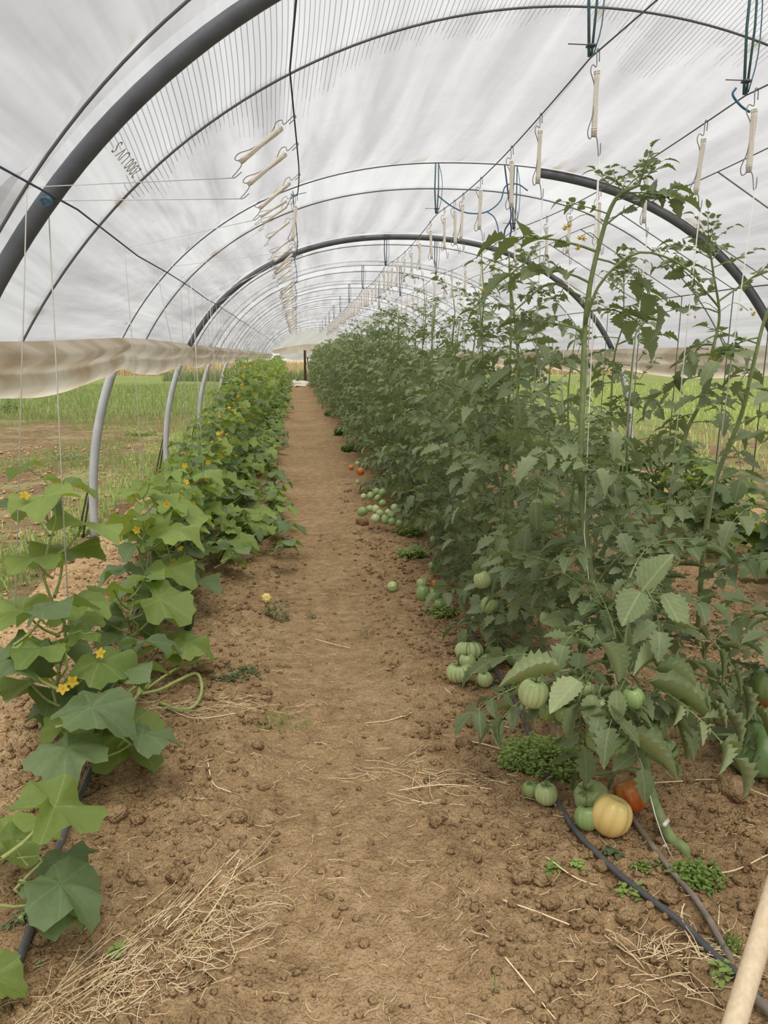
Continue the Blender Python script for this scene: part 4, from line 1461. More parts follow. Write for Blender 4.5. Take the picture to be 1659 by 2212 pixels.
def rope_y(i):
    return HOOPS[i] + (0.75 if i == 0 else 0.95)


arch_rope(HOOPS[0] - 0.25, 'thin rope over the film in front of the thick near hoop')
ords = ['second', 'third', 'fourth', 'fifth', 'sixth', 'seventh', 'eighth', 'ninth', 'tenth', 'eleventh', 'twelfth']
for i in range(len(HOOPS) - 1):
    l = 'thin rope over the film just beyond the thick near hoop' if i == 0 else 'thin rope pressing the film just beyond the %s hoop' % ords[i - 1]
    arch_rope(rope_y(i), l, 'wire', 0.006)
for i in [1, 3, 4, 5, 6, 7, 8]:
    arch_rope(HOOPS[i] - 0.03, 'thin rope along the %s hoop at the edge of the bright film band' % ords[i - 1], 'wire', 0.005)

NP = 420


def film_panel(y0, y1, idx):
    PH0 = phi_z(1.50, (y0 + y1) / 2)
    nyy = max(6, int((y1 - y0) / (0.045 if y0 < 8 else (0.08 if y0 < 18 else 0.18))))
    npp = NP if y0 < 8 else (260 if y0 < 18 else 130)
    phs = np.linspace(PH0, PI - PH0, npp)
    yy = np.linspace(y0, y1, nyy)
    A, B = np.meshgrid(phs, yy)
    Wy, ny, Hy = prof(B)
    ca, sa = np.cos(A), np.sin(A)
    ux = np.sign(ca) * np.abs(ca) ** (2 / ny)
    uz = sa ** (2 / ny)
    xm, zm = ux[nyy // 2] * 3.1, uz[nyy // 2] * AH
    cl = np.concatenate([[0], np.cumsum(np.hypot(np.diff(xm), np.diff(zm)))])
    s = np.broadcast_to(cl - cl[npp // 2], A.shape)         # arc length from the crown
    t = (B - y0) / (y1 - y0)
    rp0 = rope_y(idx) if 0 <= idx < len(HOOPS) - 1 else HOOPS[0] - 0.25
    ta = np.where(B < rp0, (B - y0) / (rp0 - y0), (B - rp0) / (y1 - rp0))
    sag = np.where(B < rp0, 0.015, 0.05 if idx >= 0 else -0.01) * np.sin(PI * np.clip(ta, 0, 1)) ** 0.8
    # pulled pleats, strongest towards the far hoop of each bay
    skew = s + 0.18 * (B - y0) * np.sign(s + 0.2)
    pleat = fbm(skew * 2.7 + idx * 7.7, B * 0.28 + idx, 4)
    am = np.sin(PI * np.clip(ta, 0, 1)) ** 0.5 * (0.5 + 0.8 * t)
    rp = rope_y(idx) if idx < len(HOOPS) else 1e9
    if idx >= 0 and idx < len(HOOPS) - 1:
        am = am * (0.25 + 0.75 * sstep(rp, rp + 0.4, B))
    disp = -sag + 0.13 * pleat * am + 0.02 * fbm(s * 9, B * 2.0 + idx * 3, 3) * am
    low = sstep(0, 0.25, A - PH0) * sstep(0, 0.25, PI - PH0 - A)
    disp = disp * low
    near_hoop = np.minimum(1, np.minimum(np.abs(B - y0), np.abs(y1 - B)) / 0.12)
    disp = np.maximum(disp, -0.02 - 0.5 * near_hoop)
    Xx = XC + (Wy + disp) * ux
    Zz = (Hy + disp) * uz
    V = np.stack([Xx, B, Zz], -1).reshape(-1, 3)
    # dirt where the ropes and hoops touch
    sp = vn(s * 3.4 + idx * 31, B * 0 + idx)
    streak = np.clip((sp - 0.72) * 6, 0, 1)
    d1 = np.clip(1 - (y1 - B) / 0.45, 0, 1) ** 1.5 * np.clip((vn(s * 15.0 + 3 * idx + 0.8 * (y1 - B), B * 0.6) - 0.74) * 8, 0, 1)
    stain = (0.75 if idx >= 0 else 0.15) * d1
    if 0 <= idx < len(HOOPS) - 1:
        d2 = np.clip(1 - np.abs(B - rp - 0.05) / 0.16, 0, 1) * np.clip((vn(s * 13.0 + 11 * idx, B * 0.2) - 0.78) * 8, 0, 1)
        stain = np.maximum(stain, 0.8 * d2)
    else:
        d2 = np.clip(1 - np.abs(B - (HOOPS[0] - 0.25)) / 0.13, 0, 1) * np.clip((vn(s * 12.0 + 11 * idx, B * 0.2) - 0.78) * 8, 0, 1)
        stain = np.maximum(stain, 0.7 * d2)
    clear = np.zeros_like(s)
    if 0 <= idx < len(HOOPS) - 1:
        clear = sstep(rp + 0.02, rp - 0.02, B) if False else (1 - sstep(rp - 0.02, rp + 0.03, B))
    crease = np.zeros_like(s)
    if idx == 0:
        # s runs positive towards the cucumber side
        left = (1 - sstep(2.34, 2.40, s + 0.04 * np.sin(B * 9))) * sstep(y0 + 0.08, y0 + 0.13, B)
        body = 1 - sstep(rp - 0.02, rp + 0.04, B)
        tail = np.clip(1 - (B - rp) / (0.9 * vn(s * 2.0, s * 0) ** 1.5 + 0.05), 0, 1) * 0.9
        crease = left * np.maximum(body, tail)
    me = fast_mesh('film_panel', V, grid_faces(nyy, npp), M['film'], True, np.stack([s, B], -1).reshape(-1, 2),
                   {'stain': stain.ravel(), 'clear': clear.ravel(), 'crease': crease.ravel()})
    return me


ceil = tag(link('ceiling', None, None, (0, 0, 0)), 'milky plastic film roof of the polytunnel stretched over the hoops', kind='structure')
bounds = [-3.0] + HOOPS
for i in range(len(bounds) - 1):
    link('film_panel', film_panel(bounds[i], bounds[i + 1], i - 1), ceil)


# rope at the cucumber side where strings turn down, and its partner beyond the tomatoes
def line_obj(name, pts, r, m, label, cat, sides=5):
    base = Vector(pts[0])
    o = link(name, MB().tube([Vector(p) - base for p in pts], r, sides).mesh(name, M[m]), None, base)
    return tag(o, label, cat)


def blue_pts(x, z, y0, y1, n=40, amp=0.012):
    out = []
    for i in range(n):
        y = y0 + (y1 - y0) * i / (n - 1)
        sg = 0.03 * math.sin(PI * bay(y))
        out.append((x + amp * math.sin(y * 1.7), y, z - sg + amp * math.sin(y * 2.3)))
    return out


LX, LZ = -0.88, 2.09
line_obj('guide_rope', blue_pts(LX, LZ, 1.2, YEND), 0.0042, 'bluedark', 'dark blue guide rope high over the cucumber row', 'rope')
line_obj('guide_rope', blue_pts(3.32, 2.02, 1.2, YEND), 0.005, 'wire', 'guide rope high on the far side beyond the tomatoes', 'rope')
W0X, W0Z = 0.0, 2.74


def w0(y):
    t = bay(y)
    return Vector((W0X + 0.04 * math.sin(t * PI), y, W0Z - 0.10 * math.sin(t * PI) + 0.02 * math.sin(y * 3) - (0.17 if y < 4.2 else 0.17 * max(0, (6.2 - y) / 2))))


line_obj('support_wire', [w0(1.2 + i * 0.25) for i in range(int((YEND - 1.2) / 0.25) + 1)], 0.0038, 'bluedark', 'sagging dark twine overhead carrying the slanted bobbins', 'wire')


def wire(x, z, sagk=0.06):
    def f(y):
        t = bay(y)
        return Vector((x, y, z - sagk * math.sin(t * PI)))
    return f


w1 = wire(1.18, 2.655)
w2 = wire(1.84, 2.54)
w3 = wire(2.35, 2.53, 0.03)
for f, l in ((w1, 'overhead wire above the path side tomato hedge'), (w2, 'overhead wire above the second tomato row'), (w3, 'overhead wire furthest towards the far side')):
    line_obj('support_wire', [f(1.2 + i * 0.25) for i in range(int((YEND - 1.2) / 0.25) + 1)], 0.0034, 'wire', l, 'wire')

# ---- hangers: bobbins of twine on bent wire hooks
mbh = MB()
hk = [(0.0, 0.0, -0.035), (0.0, 0.004, 0.0), (0.0, 0.0, 0.008), (0.0, -0.004, 0.0), (0.0, -0.002, -0.05)]
mbh.tube(bez([Vector(p) for p in [(0.008, 0, -0.035), (0.006, 0, 0.0), (0, 0, 0.008), (-0.006, 0, 0.0), (-0.004, 0, -0.055), (-0.022, 0, -0.05), (-0.030, 0, -0.075), (-0.012, 0, -0.115), (-0.006, 0, -0.16), (-0.012, 0, -0.23), (-0.030, 0, -0.285), (-0.022, 0, -0.315), (0.0, 0, -0.300), (0.014, 0, -0.31), (0.022, 0, -0.345), (0.026, 0, -0.372), (0.034, 0, -0.362), (0.034, 0, -0.325)]], 60), 0.0022, 5)
HOOK = mbh.mesh('wire_hook', M['hook'])
mbw = MB()
for k in range(8):
    a = 2 * PI * k / 8
    pts = []
    for j in range(9):
        t = j / 8
        rr = 0.0076 + 0.0008 * math.cos(PI * 2 * t) + 0.0012 * math.sin(k * 3 + j)
        pts.append((rr * math.cos(a + t * 0.7), 0.75 * rr * math.sin(a + t * 0.7), -0.070 - 0.235 * t))
    mbw.tube(pts, 0.0038, 5)
for tz in (-0.085, -0.29):
    mbw.tube([(0.0115 * math.cos(a * 0.9), 0.009 * math.sin(a * 0.9), tz + 0.0012 * a) for a in range(14)], 0.003, 4)
WRAP = mbw.mesh('twine_wrap', M['twine'])


def hanger(p, label, group, tilt=0.0, az=0.0, down=None, s=1.0):
    root = thing('twine_bobbin', label, 'bobbin', p, group)
    root.rotation_euler = (0, tilt, az)
    root.scale = (s, s, s)
    link('wire_hook', HOOK, root)
    link('twine_wrap', WRAP, root)
    if down is not None:
        R = Euler((0, tilt, az)).to_matrix()
        a = Vector((0.03, 0, -0.37))
        pts = [a] + [(R.inverted() @ (Vector(q) - Vector(p))) / s for q in down]
        rr = []
        mb = MB()
        mb.tube(pts, 0.0027, 4)
        link('string', mb.mesh('string', M['string']), root)
    return root


gW1 = 'cream bobbins on the wire over the path side hedge'
gW2 = 'cream bobbins on the wire over the second tomato row'
gW0 = 'slanted cream bobbins on the twine over the path'
w1y = [3.12, 3.82, 4.32, 5.02, 5.55, 5.85, 6.25]
w1l = ['first cream twine bobbin, hanging just below the dark zip tied strap', 'second cream bobbin on the wire over the hedge, hanging free in front of the film', 'third cream bobbin on the wire over the hedge, close to the dark strap', 'fourth cream bobbin on the wire over the hedge, above the thin rope',
       'cream bobbin of the close set of three, the one nearest the dark strap', 'middle cream bobbin of the close set of three', 'cream bobbin of the close set of three, the far one']
for y, l in zip(w1y, w1l):
    p = w1(y)
    hanger(p, l, None, random.uniform(-.05, .05), random.uniform(-.5, .5), [(p.x + 0.02, y, 1.2)])
y = 6.9
while y < 30:
    p = w1(y)
    hanger(p, place_label('e', 'cream bobbin over the path side hedge, %s one past the %s hoop', 'small distant bobbin in the receding line over the hedge', y, 17), gW1, random.uniform(-.06, .06), random.uniform(-.6, .6), [(p.x + 0.02, y, 1.7)] if y < 16 else None)
    y += random.uniform(0.38, 0.6)
w2y = [3.12, 3.50, 4.08, 4.72, 5.20, 5.72, 6.55]
w2l = ['cream bobbin hanging by the second strap near the picture edge', 'long cream bobbin between the strap and the leafy shoot tip', 'cream bobbin touching the leafy tip of the tallest tomato plant', 'cream bobbin behind the tall tomato tip', 'cream bobbin right above the yellow tomato flower', 'cream bobbin hanging before the dark hoop on the second wire', 'cream bobbin by the tangle of dark twine']
for y, l in zip(w2y, w2l):
    p = w2(y)
    hanger(p, l, None, random.uniform(-.05, .08), random.uniform(-.5, .5), [(p.x - 0.02, y + 0.05, 0.6)])
y = 7.2
while y < 24:
    p = w2(y)
    hanger(p, place_label('f', 'cream bobbin over the second tomato row, %s one past the %s hoop', 'small distant bobbin over the second tomato row', y, 17), gW2, random.uniform(-.06, .06), random.uniform(-.6, .6), [(p.x, y, 1.6)] if y < 14 else None)
    y += random.uniform(0.45, 0.8)
w0y = [3.60, 3.95, 4.80, 5.75]
w0l = ['uppermost slanted bobbin on the dark twine', 'second slanted bobbin under the uppermost one', 'third slanted bobbin, alone halfway down the twine', 'bobbin hanging almost upright by the blue knot']
slant = math.atan2(0.86, 0.62)
cy = [3.02, 3.26, 4.6, 5.6]
bots = [yp(33, 1320, 3.05), yp(150, 1372, 3.02), yp(328, 1240, 4.5), yp(432, 1040, 5.5)]
for k, (y, l) in enumerate(zip(w0y, w0l)):
    p = w0(y)
    tl = (slant - 0.05) if k < 3 else 0.12
    dn = [(LX - 0.06, cy[k], LZ), bots[k]]
    hanger(p, l, None, tl, random.uniform(-.15, .15), dn)
y = 6.3
k = 0
while y < 34:
    p = w0(y)
    hanger(p, place_label('g', 'slanted cream bobbin on the dark twine, %s one past the %s hoop', 'small distant slanted bobbin on the dark twine', y, 17), gW0, slant + random.uniform(-.12, .12), random.uniform(-.2, .2), [(LX, y, LZ), (LX + random.uniform(-.04, .04), y, 0.3)] if y < 24 else None)
    y += random.uniform(0.32, 0.55)


# ---- lone trellis strings on the cucumber side
def vstring(pa, pb, label, r=0.0022):
    line_obj('trellis_string', [pa, (Vector(pa) + Vector(pb)) / 2 + Vector((0.004, 0, 0)), pb], r, 'string', label, 'string', 5)


vstring(yp(452, 640, 5.4), yp(470, 900, 5.6), 'white string before the third hoop leg')
vstring(yp(412, 605, 5.0), yp(440, 1040, 5.1), 'white string between the two bare hoop legs')
a = yp(1400, 1690, 2.1)
line_obj('trellis_string', [(1.20, 3.1, 2.25), yp(1262, 1150, 2.6), yp(1275, 1290, 2.55), yp(1395, 1680, 2.08), yp(1415, 1760, 2.0), yp(1430, 1805, 1.98), yp(1476, 1905, 1.93)], 0.0018, 'string', 'white string twisted down along the nearest tomato stem', 'string')


# ---- straps that hold the wires, with zip ties
def strap(x, y, ztop, zbot, label, tie=True, m='strap'):
    root = thing('wire_strap', label, 'strap', (x, y, ztop))
    h = zbot - ztop
    mb = MB()
    mb.tube([(-0.012, 0, 0), (-0.016, 0.004, h * 0.5), (-0.006, 0, h)], 0.006, 6)
    mb.tube([(0.012, 0, 0), (0.014, -0.004, h * 0.5), (0.004, 0, h)], 0.005, 6)
    link('strap_loop', mb.mesh('strap_loop', M[m]), root)
    mb = MB()
    mb.tube(bez([Vector((0.014, 0, 0)), Vector((0.045, 0.01, h * 0.3)), Vector((0.04, 0, h * 0.7)), Vector((0.012, 0, h * 0.98))], 10), 0.0028, 5)
    link('loose_twine', mb.mesh('loose_twine', M['blue']), root)
    if tie:
        mb = MB()
        mb.tube([(-0.014, -0.012, h * 0.9), (0.014, -0.012, h * 0.9), (0.014, 0.012, h * 0.9), (-0.014, 0.012, h * 0.9), (-0.014, -0.012, h * 0.9)], 0.005, 5)
        mb.tube([(-0.014, -0.01, h * 0.9), (-0.10, -0.02, h * 0.9 - 0.004)], 0.0024, 4)
        link('zip_tie', mb.mesh('zip_tie', M['wire']), root)


def arch_z(x):
    return AH * (1 - abs((x - XC) / 3.25) ** 2.3) ** (1 / 2.3)


for i, y in enumerate(HOOPS):
    nm = ['near', 'second', 'third', 'fourth', 'fifth', 'sixth', 'seventh', 'eighth', 'ninth', 'tenth', 'eleventh', 'twelfth', 'last'][i]
    if i > 10:
        continue
    strap(1.18, y, arch_z(1.2) - 0.02, w1(y).z + 0.004, 'teal strap tying the hedge wire to the crown of the %s hoop' % nm, i < 3, 'strap' if i < 2 else 'bluedark')
    if i < 5:
        strap(1.84, y, arch_z(1.84) - 0.02, w2(y).z + 0.004, 'teal strap tying the second row wire to the %s hoop' % nm, i < 2, 'strap' if i < 2 else 'bluedark')
    # knot of the twine at the hoop, frayed ends
    if i in (1, 2, 3, 4, 5):
        b = w0(y)
        zt = arch_z(0.0) - 0.06
        root = thing('twine_knot', 'blue twine knot fixing the sagging twine to the %s hoop' % nm, 'knot', b)
        mb = MB()
        mb.tube([(0, 0, zt - b.z + 0.02), (0.01, 0, (zt - b.z) / 2), (0, 0, 0)], 0.0045, 5)
        mb.tube([(0, 0, 0.02), (0.05, 0, 0.03), (0.11, 0.01, 0.045)], 0.003, 5)
        mb.tube([(0, 0, 0.02), (-0.03, 0, -0.03), (-0.05, 0.01, -0.07)], 0.003, 5)
        mb.tube([(-0.012, -0.01, 0.01), (0.012, -0.01, 0.015), (0.012, 0.01, 0.02), (-0.012, 0.01, 0.025), (-0.012, -0.01, 0.03)], 0.004, 5)
        link('knot_twine', mb.mesh('knot_twine', M['blue']), root)
# looping blue twine between the two wires at the second hoop
pts = [yp(945, 422, 6.6), yp(975, 445, 6.6), yp(1010, 460, 6.6), yp(1050, 458, 6.6), yp(1080, 435, 6.6), yp(1092, 402, 6.6), yp(1118, 398, 6.6), yp(1140, 412, 6.6)]
line_obj('blue_twine', bez(pts, 36), 0.006, 'blue', 'blue twine hanging in a loop between the straps of the second hoop', 'twine')
pts = [yp(1050, 456, 6.6), yp(1068, 470, 6.6), yp(1076, 495, 6.6), yp(1076, 515, 6.6)]
line_obj('blue_twine', bez(pts, 14), 0.005, 'blue', 'loose blue twine end dangling below the loop', 'twine')
pts = [yp(1090, 350 + 5, 6.6), yp(1098, 420, 6.6), yp(1104, 470, 6.6), yp(1090, 500, 6.6), yp(1092, 540, 6.6), yp(1104, 500, 6.6), yp(1102, 478, 6.6)]
line_obj('dark_twine', bez(pts, 30), 0.007, 'bluedark', 'dark twine knotted in a long loop at the second row wire', 'twine')
pts = [yp(1590, 190, 3.2), yp(1583, 205, 3.2), yp(1600, 228, 3.2), yp(1620, 242, 3.2)]
line_obj('blue_twine', bez(pts, 14), 0.005, 'blue', 'short blue twine end below the strap near the picture edge', 'twine')
pts = [yp(95, 440, 3.05), yp(88, 430, 3.05), yp(104, 428, 3.03), yp(110, 440, 3.05), yp(98, 446, 3.06)]
line_obj('blue_twine', bez(pts, 16), 0.006, 'blue', 'blue twine lashing where the guide rope meets the thick near hoop', 'twine')
# ropes running from the far wire down to the far side guide rope
for k, y in enumerate([3.5, 4.3, 5.1, 5.6, 6.4, 7.2, 8.0]):
    nm = ['nearest', 'second', 'third', 'fourth', 'fifth', 'sixth', 'seventh'][k]
    line_obj('slanted_string', [w3(y), (3.32, y + 0.1, 2.0), (3.3, y + 0.1, 0.6)], 0.0045, 'rope', 'grey string slanting from the far wire to the far guide rope, %s of seven' % nm, 'string')
    
# tie down ropes beside the cucumber side hoop legs
for i in (1, 2, 3):
    y = HOOPS[i]
    nm = ['', 'second', 'third', 'fourth'][i]
    for d, l in ((-0.0, 'inner'), (0.16, 'outer')):
        a = arch_pt(PI - phi_z(1.42, y), y + 0.12 + d, 0.02)
        b = Vector((-1.84 - d * 0.3, y - 0.02 + d * 0.2, 0.0))
        b.z = gz(b.x, b.y)
        line_obj('tie_rope', [a, (a + b) / 2, b], 0.009, 'green_rope', '%s dark green tie down rope beside the %s hoop leg on the cucumber side' % (l, nm), 'rope', 6)


# ------------------------------------------------------------------ gathered film along both sides
def curtain(side, label):
    """rolled up lower film: bulging dirty folds hanging between z 1.62 and 1.3"""
    yy = np.concatenate([np.arange(0.6, 12, 0.05), np.arange(12, YEND, 0.16)])
    nt_ = 30
    T = np.linspace(0, 1, nt_)
    V = []
    fr = np.array([bay(q) for q in yy])
    sagc = np.sin(PI * fr)
    ztop = 1.56 + 0.10 * sstep(3.0, 7.5, yy)
    zbot = 1.40 - 0.10 * sagc * (1 - 0.4 * sstep(6, 12, yy)) - 0.05 * (1 - sstep(3, 6, yy)) + 0.02 * fbm(yy * 2, yy * 0 + 3, 3)
    if side > 0:
        zbot = 1.34 - 0.08 * sagc
        ztop = 1.60 + 0 * yy
    gather = 0.35 + 0.65 * sagc
    for j, t in enumerate(T):
        z = ztop + (zbot - ztop) * t
        prof = 0.075 * (math.sin(PI * min(1, t * 1.75)) ** 2 if t < 0.57 else 0) + 0.05 * (math.sin(PI * (t - 0.57) / 0.43) if t >= 0.57 else 0)
        wr = 0.030 * fbm(yy * 0.9 + 40 * side, np.full_like(yy, t * 5.0) + 1.2 * fr, 3) * 1.6
        wr2 = 0.006 * fbm(yy * 5.0, np.full_like(yy, t * 4.0), 3)
        xi = half_w(z, yy)
        off = (prof * gather + (wr + wr2) * (0.3 + 0.7 * math.sin(PI * t)))
        off = off + 0.03 + 0.075 * min(1.0, t * 5)
        x = XC + side * (xi - off)
        V.append(np.stack([x, yy, z], -1))
    V = np.stack(V, 0)                     # (nt, ny, 3)
    Fc = grid_faces(nt_, len(yy))
    me = fast_mesh('side_curtain', V.reshape(-1, 3), Fc, M['curtain'], True, np.stack(np.meshgrid(yy, T), -1).reshape(-1, 2))
    tag(link('side_curtain', me), label, 'curtain')


curtain(-1, 'dirty beige film bunched up along the cucumber side, sagging between hoop legs')
curtain(1, 'dirty beige film bunched up along the far side behind the tomatoes')

# lettering faded on the film, seen through it back to front
tcu = bpy.data.curves.new('film_lettering', 'FONT')
tcu.body = '2000 UV S'
tcu.size = 0.085
tcu.align_x = 'CENTER'
to = bpy.data.objects.new('tmp_text', tcu)
COL.objects.link(to)
bpy.context.view_layer.update()
tme = bpy.data.meshes.new_from_object(to.evaluated_get(bpy.context.evaluated_depsgraph_get()))
bpy.data.objects.remove(to)
tme.materials.clear()
tme.materials.append(M['ink'])


def film_hit(px, py, k=-0.03):
    d = ray(px, py).normalized()
    t = 1.0
    while t < 60:
        q = EYE + d * t
        if q.z >= float(prof(q.y)[2]) + k or abs(q.x - XC) > float(half_w(max(0, q.z), q.y)) + k:
            return q
        t += 0.01
    return q


pa, pb = film_hit(303, 362, -0.09), film_hit(266, 310, -0.09)
xd = (pb - pa).normalized()
nn_ = Vector((XC - pa.x, 0, 0.0 - pa.z)).normalized()
nn_ = (nn_ - xd * nn_.dot(xd)).normalized()
yd = nn_.cross(xd)
Mx = Matrix((xd, yd, nn_)).transposed().to_4x4()
Mx.translation = (pa + pb) / 2
lt = link('lettering', tme, ceil)
lt.matrix_world = Mx
lt['label'] = 'faded back to front lettering on the film'

# ------------------------------------------------------------------ far end of the tunnel
def end_wall():
    n = 80
    phs = np.linspace(PI - 0.30, 0.30, n)
    V, Fc = [], []
    for i, a in enumerate(phs):
        q = arch_pt(a, YEND + 0.02)
        zb = 2.15 - 0.05 * (q.x - 1.4) ** 2
        if q.z < zb:
            zb = q.z - 0.02
        for k in range(10):
            t = k / 9
            V.append((q.x, YEND + 0.03 * math.sin(q.x * 5 + t * 7) + 0.10 * t, q.z + (zb - q.z) * t))
    for i in range(n - 1):
        for k in range(9):
            a = i * 10 + k
            Fc.append((a, a + 1, a + 11, a + 10))
    me = fast_mesh('wall_back', V, Fc, M['endfilm'], True, np.zeros((len(V), 2)))
    tag(link('wall_back', me), 'film end wall hanging above the far opening', kind='structure')


end_wall()
# dirty film strip and the paler flap hanging below it in the far opening
def end_strip(name, x0, x1, zt, zb, m, label, yo):
    nx, nz = 70, 9
    V = []
    for k in range(nz):
        t = k / (nz - 1)
        for i in range(nx):
            x = x0 + (x1 - x0) * i / (nx - 1)
            a, b = zt(x), zb(x)
            V.append((x, YEND + yo + 0.05 * math.sin(x * 4 + t * 3) + 0.06 * math.sin(PI * t), a + (b - a) * t))
    tag(link(name, fast_mesh(name, V, grid_faces(nz, nx), m, True, np.zeros((nx * nz, 2)))), label, 'curtain')


end_strip('end_curtain', -1.35, 4.1, lambda x: 2.22 - 0.10 * (x - 1.4) ** 2 * 0.5, lambda x: 1.70 + 0.05 * math.sin(x * 2.2), M['endstrip'], 'dirty beige film strip hung across the far opening', -0.06)
end_strip('end_flap', -0.95, 3.6, lambda x: 1.72 + 0.05 * math.sin(x * 2.2), lambda x: 1.42 - 0.14 * math.sin((x + 0.95) * 1.6) ** 2, M['endfilm'], 'pale film flap sagging below the beige strip at the far opening', -0.03)
# posts of the far opening
for (px, w_, tz, l) in [(659, 0.07, 1.85, 'dark timber door post in the middle of the far opening'), (603, 0.06, 1.55, 'thin dark post at the cucumber side of the far opening')]:
    q = yp(px, 800, YEND - 0.3)
    mb = MB()
    mb.tube([(0, 0, -0.1), (0.0, 0, 0.9), (0.01, 0, tz)], w_, 6)
    tag(link('end_post', mb.mesh('end_post', M['oldwood'], False), None, (q.x, YEND - 0.3, 0)), l, 'post')
mb = MB()
mb.tube([(0, 0, 0), (-0.22, 0, 1.5)], 0.035, 5)
q = yp(668, 810, YEND - 0.3)
tag(link('brace_post', mb.mesh('brace_post', M['oldwood']), None, (q.x + 0.12, YEND - 0.3, -0.02)), 'slanting brace leaning on the dark door post at the far opening', 'post')
# crumpled pale sheet at the end of the path
V0, F0 = ico(4)
q = V0 * np.array([0.75, 1.1, 0.22])
q = q * (1 + 0.5 * fbm(V0[:, 0] * 3, V0[:, 1] * 3 + V0[:, 2] * 2, 4)[:, None])
q[:, 2] = np.maximum(q[:, 2] + 0.25 * fbm(V0[:, 0] * 5, V0[:, 1] * 4, 3), -0.06)
c = gp(640, 833)
tag(link('crumpled_sheet', fast_mesh('crumpled_sheet', q, F0, M['sack'], False), None, (c.x + 0.05, 40.5, 0.04)), 'crumpled pale sheet heaped at the end of the path', 'sheet')


# ------------------------------------------------------------------ drip hoses and wooden pole
def hose(pxs, r, label, m='hose', lift=0.0):
    pts = []
    for (a, b) in pxs:
        g = gp(a, b, 0.02)
        pts.append(Vector((g.x, g.y, gz(g.x, g.y) + r * 0.9 + lift + 0.008)))
    zz = [p.z for p in pts]
    for i in range(1, len(pts) - 1):
        pts[i].z = (zz[i - 1] + zz[i] + zz[i + 1]) / 3 + 0.004
    line_obj('drip_hose', bez(pts, 8 * len(pts)), r, m, label, 'hose', 10)


hose([(1640, 2160), (1600, 2120), (1540, 2065), (1480, 2005), (1420, 1955), (1340, 1895), (1290, 1845), (1240, 1790), (1190, 1700), (1150, 1600), (1115, 1520), (1060, 1440), (1010, 1360)], 0.0098, 'black drip hose on the soil beside the path side tomatoes', 'hose')
hose([(1700, 2230), (1650, 2185), (1600, 2120), (1560, 2045), (1510, 1960), (1450, 1885), (1400, 1815), (1370, 1765), (1340, 1700)], 0.0085, 'brown dusty hose behind the black drip hose by the nearest stem', 'hose_dusty')
hose([(25, 2110), (55, 2040), (85, 1960), (112, 1880), (150, 1780), (210, 1640), (240, 1510), (270, 1400), (300, 1320), (340, 1240), (380, 1180), (450, 1080), (520, 960)], 0.0115, 'dark drip hose along the cucumber row', 'hose')
hose([(1700, 2250), (1659, 2195), (1625, 2160)], 0.012, 'pale twig like hose end behind the wooden pole', 'hose_dusty')

p0, p1_ = yp(1572, 2260, 1.20), yp(1684, 1890, 1.42)
d = (p1_ - p0)
bot = p0 + d * (-(p0.z - gz(p0.x, p0.y)) / d.z) if d.z else p0
topp = p0 + d * ((1.15 - p0.z) / d.z)
root = thing('wooden_pole', 'pale smooth wooden pole slanting in at the near corner', 'pole', bot)
L_ = (topp - bot)
link('pole_shaft', MB().tube([L_ * (k / 12) for k in range(13)], 0.0225, 20).mesh('pole_shaft', M['wood']), root)
link('pole_tip', MB().tube([L_ * 1.0, L_ * 1.004, L_ * 1.008], [0.0225, 0.020, 0.010], 16).mesh('pole_tip', M['wood']), root)


# ------------------------------------------------------------------ weeds
def weed(px, py, wpx, label, kind='clump', n=60, h=0.05, ls=0.012, m='weed'):
    g = gp(px, py)
    R = wpx * 0.5 * (g - EYE).dot(_fw) / F
    mb = MB()
    z0 = gz(g.x, g.y)
    for i in range(n):
        a = random.uniform(0, 6.28)
        r = R * math.sqrt(random.random())
        x, y = r * math.cos(a), r * math.sin(a) * 0.8
        zz = gz(g.x + x, g.y + y) - z0
        hh = h * random.uniform(0.3, 1.0) * (1 - 0.5 * r / R)
        b = Vector((x, y, zz))
        if kind == 'clump':
            t = b + Vector((random.uniform(-.3, .3) * hh, random.uniform(-.3, .3) * hh, hh))
            mb.tube([b, t], 0.0008, 3, 0, False)
            for k in range(4):
                an = random.uniform(0, 6.28)
                leaflet(mb, t + Vector((0, 0, -0.25 * hh * k)), Vector((math.cos(an), math.sin(an), random.uniform(-.2, .5))), Vector((0, 0, 1)), ls * random.uniform(.7, 1.3), ls * 0.8, 0.2, 0.3, 3, 0)
        elif kind == 'grass':
            an = random.uniform(0, 6.28)
            leaflet(mb, b, Vector((math.cos(an) * 0.6, math.sin(an) * 0.6, 1)), Vector((math.cos(an), math.sin(an), 0.2)), hh * 1.6, 0.004, 0.3, random.uniform(0.1, .6), 4, 0)
    o = link('weed_clump', mb.mesh('weed_clump', M[m], False), None, (g.x, g.y, z0))
    tag(o, label, 'weed')


weed(1172, 1650, 190, 'dense chickweed clump under the near tomato leaves', 'clump', 330, 0.12, 0.016)
weed(1505, 1905, 120, 'bright clover like weed patch around the foot of the nearest tomato stem', 'clump', 130, 0.06, 0.013)
weed(1400, 1880, 70, 'thin trailing weeds between the two hoses', 'clump', 22, 0.04, 0.011)
weed(1200, 1885, 30, 'round leaved seedling standing alone left of the black hose', 'clump', 5, 0.03, 0.022)
weed(1253, 1882, 34, 'pair of seedlings touching the black hose', 'clump', 7, 0.035, 0.019)
weed(1365, 1935, 60, 'young lobed weed growing across the black hose', 'clump', 10, 0.04, 0.02)
weed(1575, 2060, 60, 'feathery weed beside the wooden pole', 'grass', 60, 0.05)
weed(1560, 2120, 60, 'round leaved weed at the foot of the wooden pole', 'clump', 12, 0.03, 0.02)
weed(1320, 1855, 40, 'lone bronzed leaf cluster below the yellow orange tomato', 'clump', 7, 0.03, 0.024, 'weed_dull')
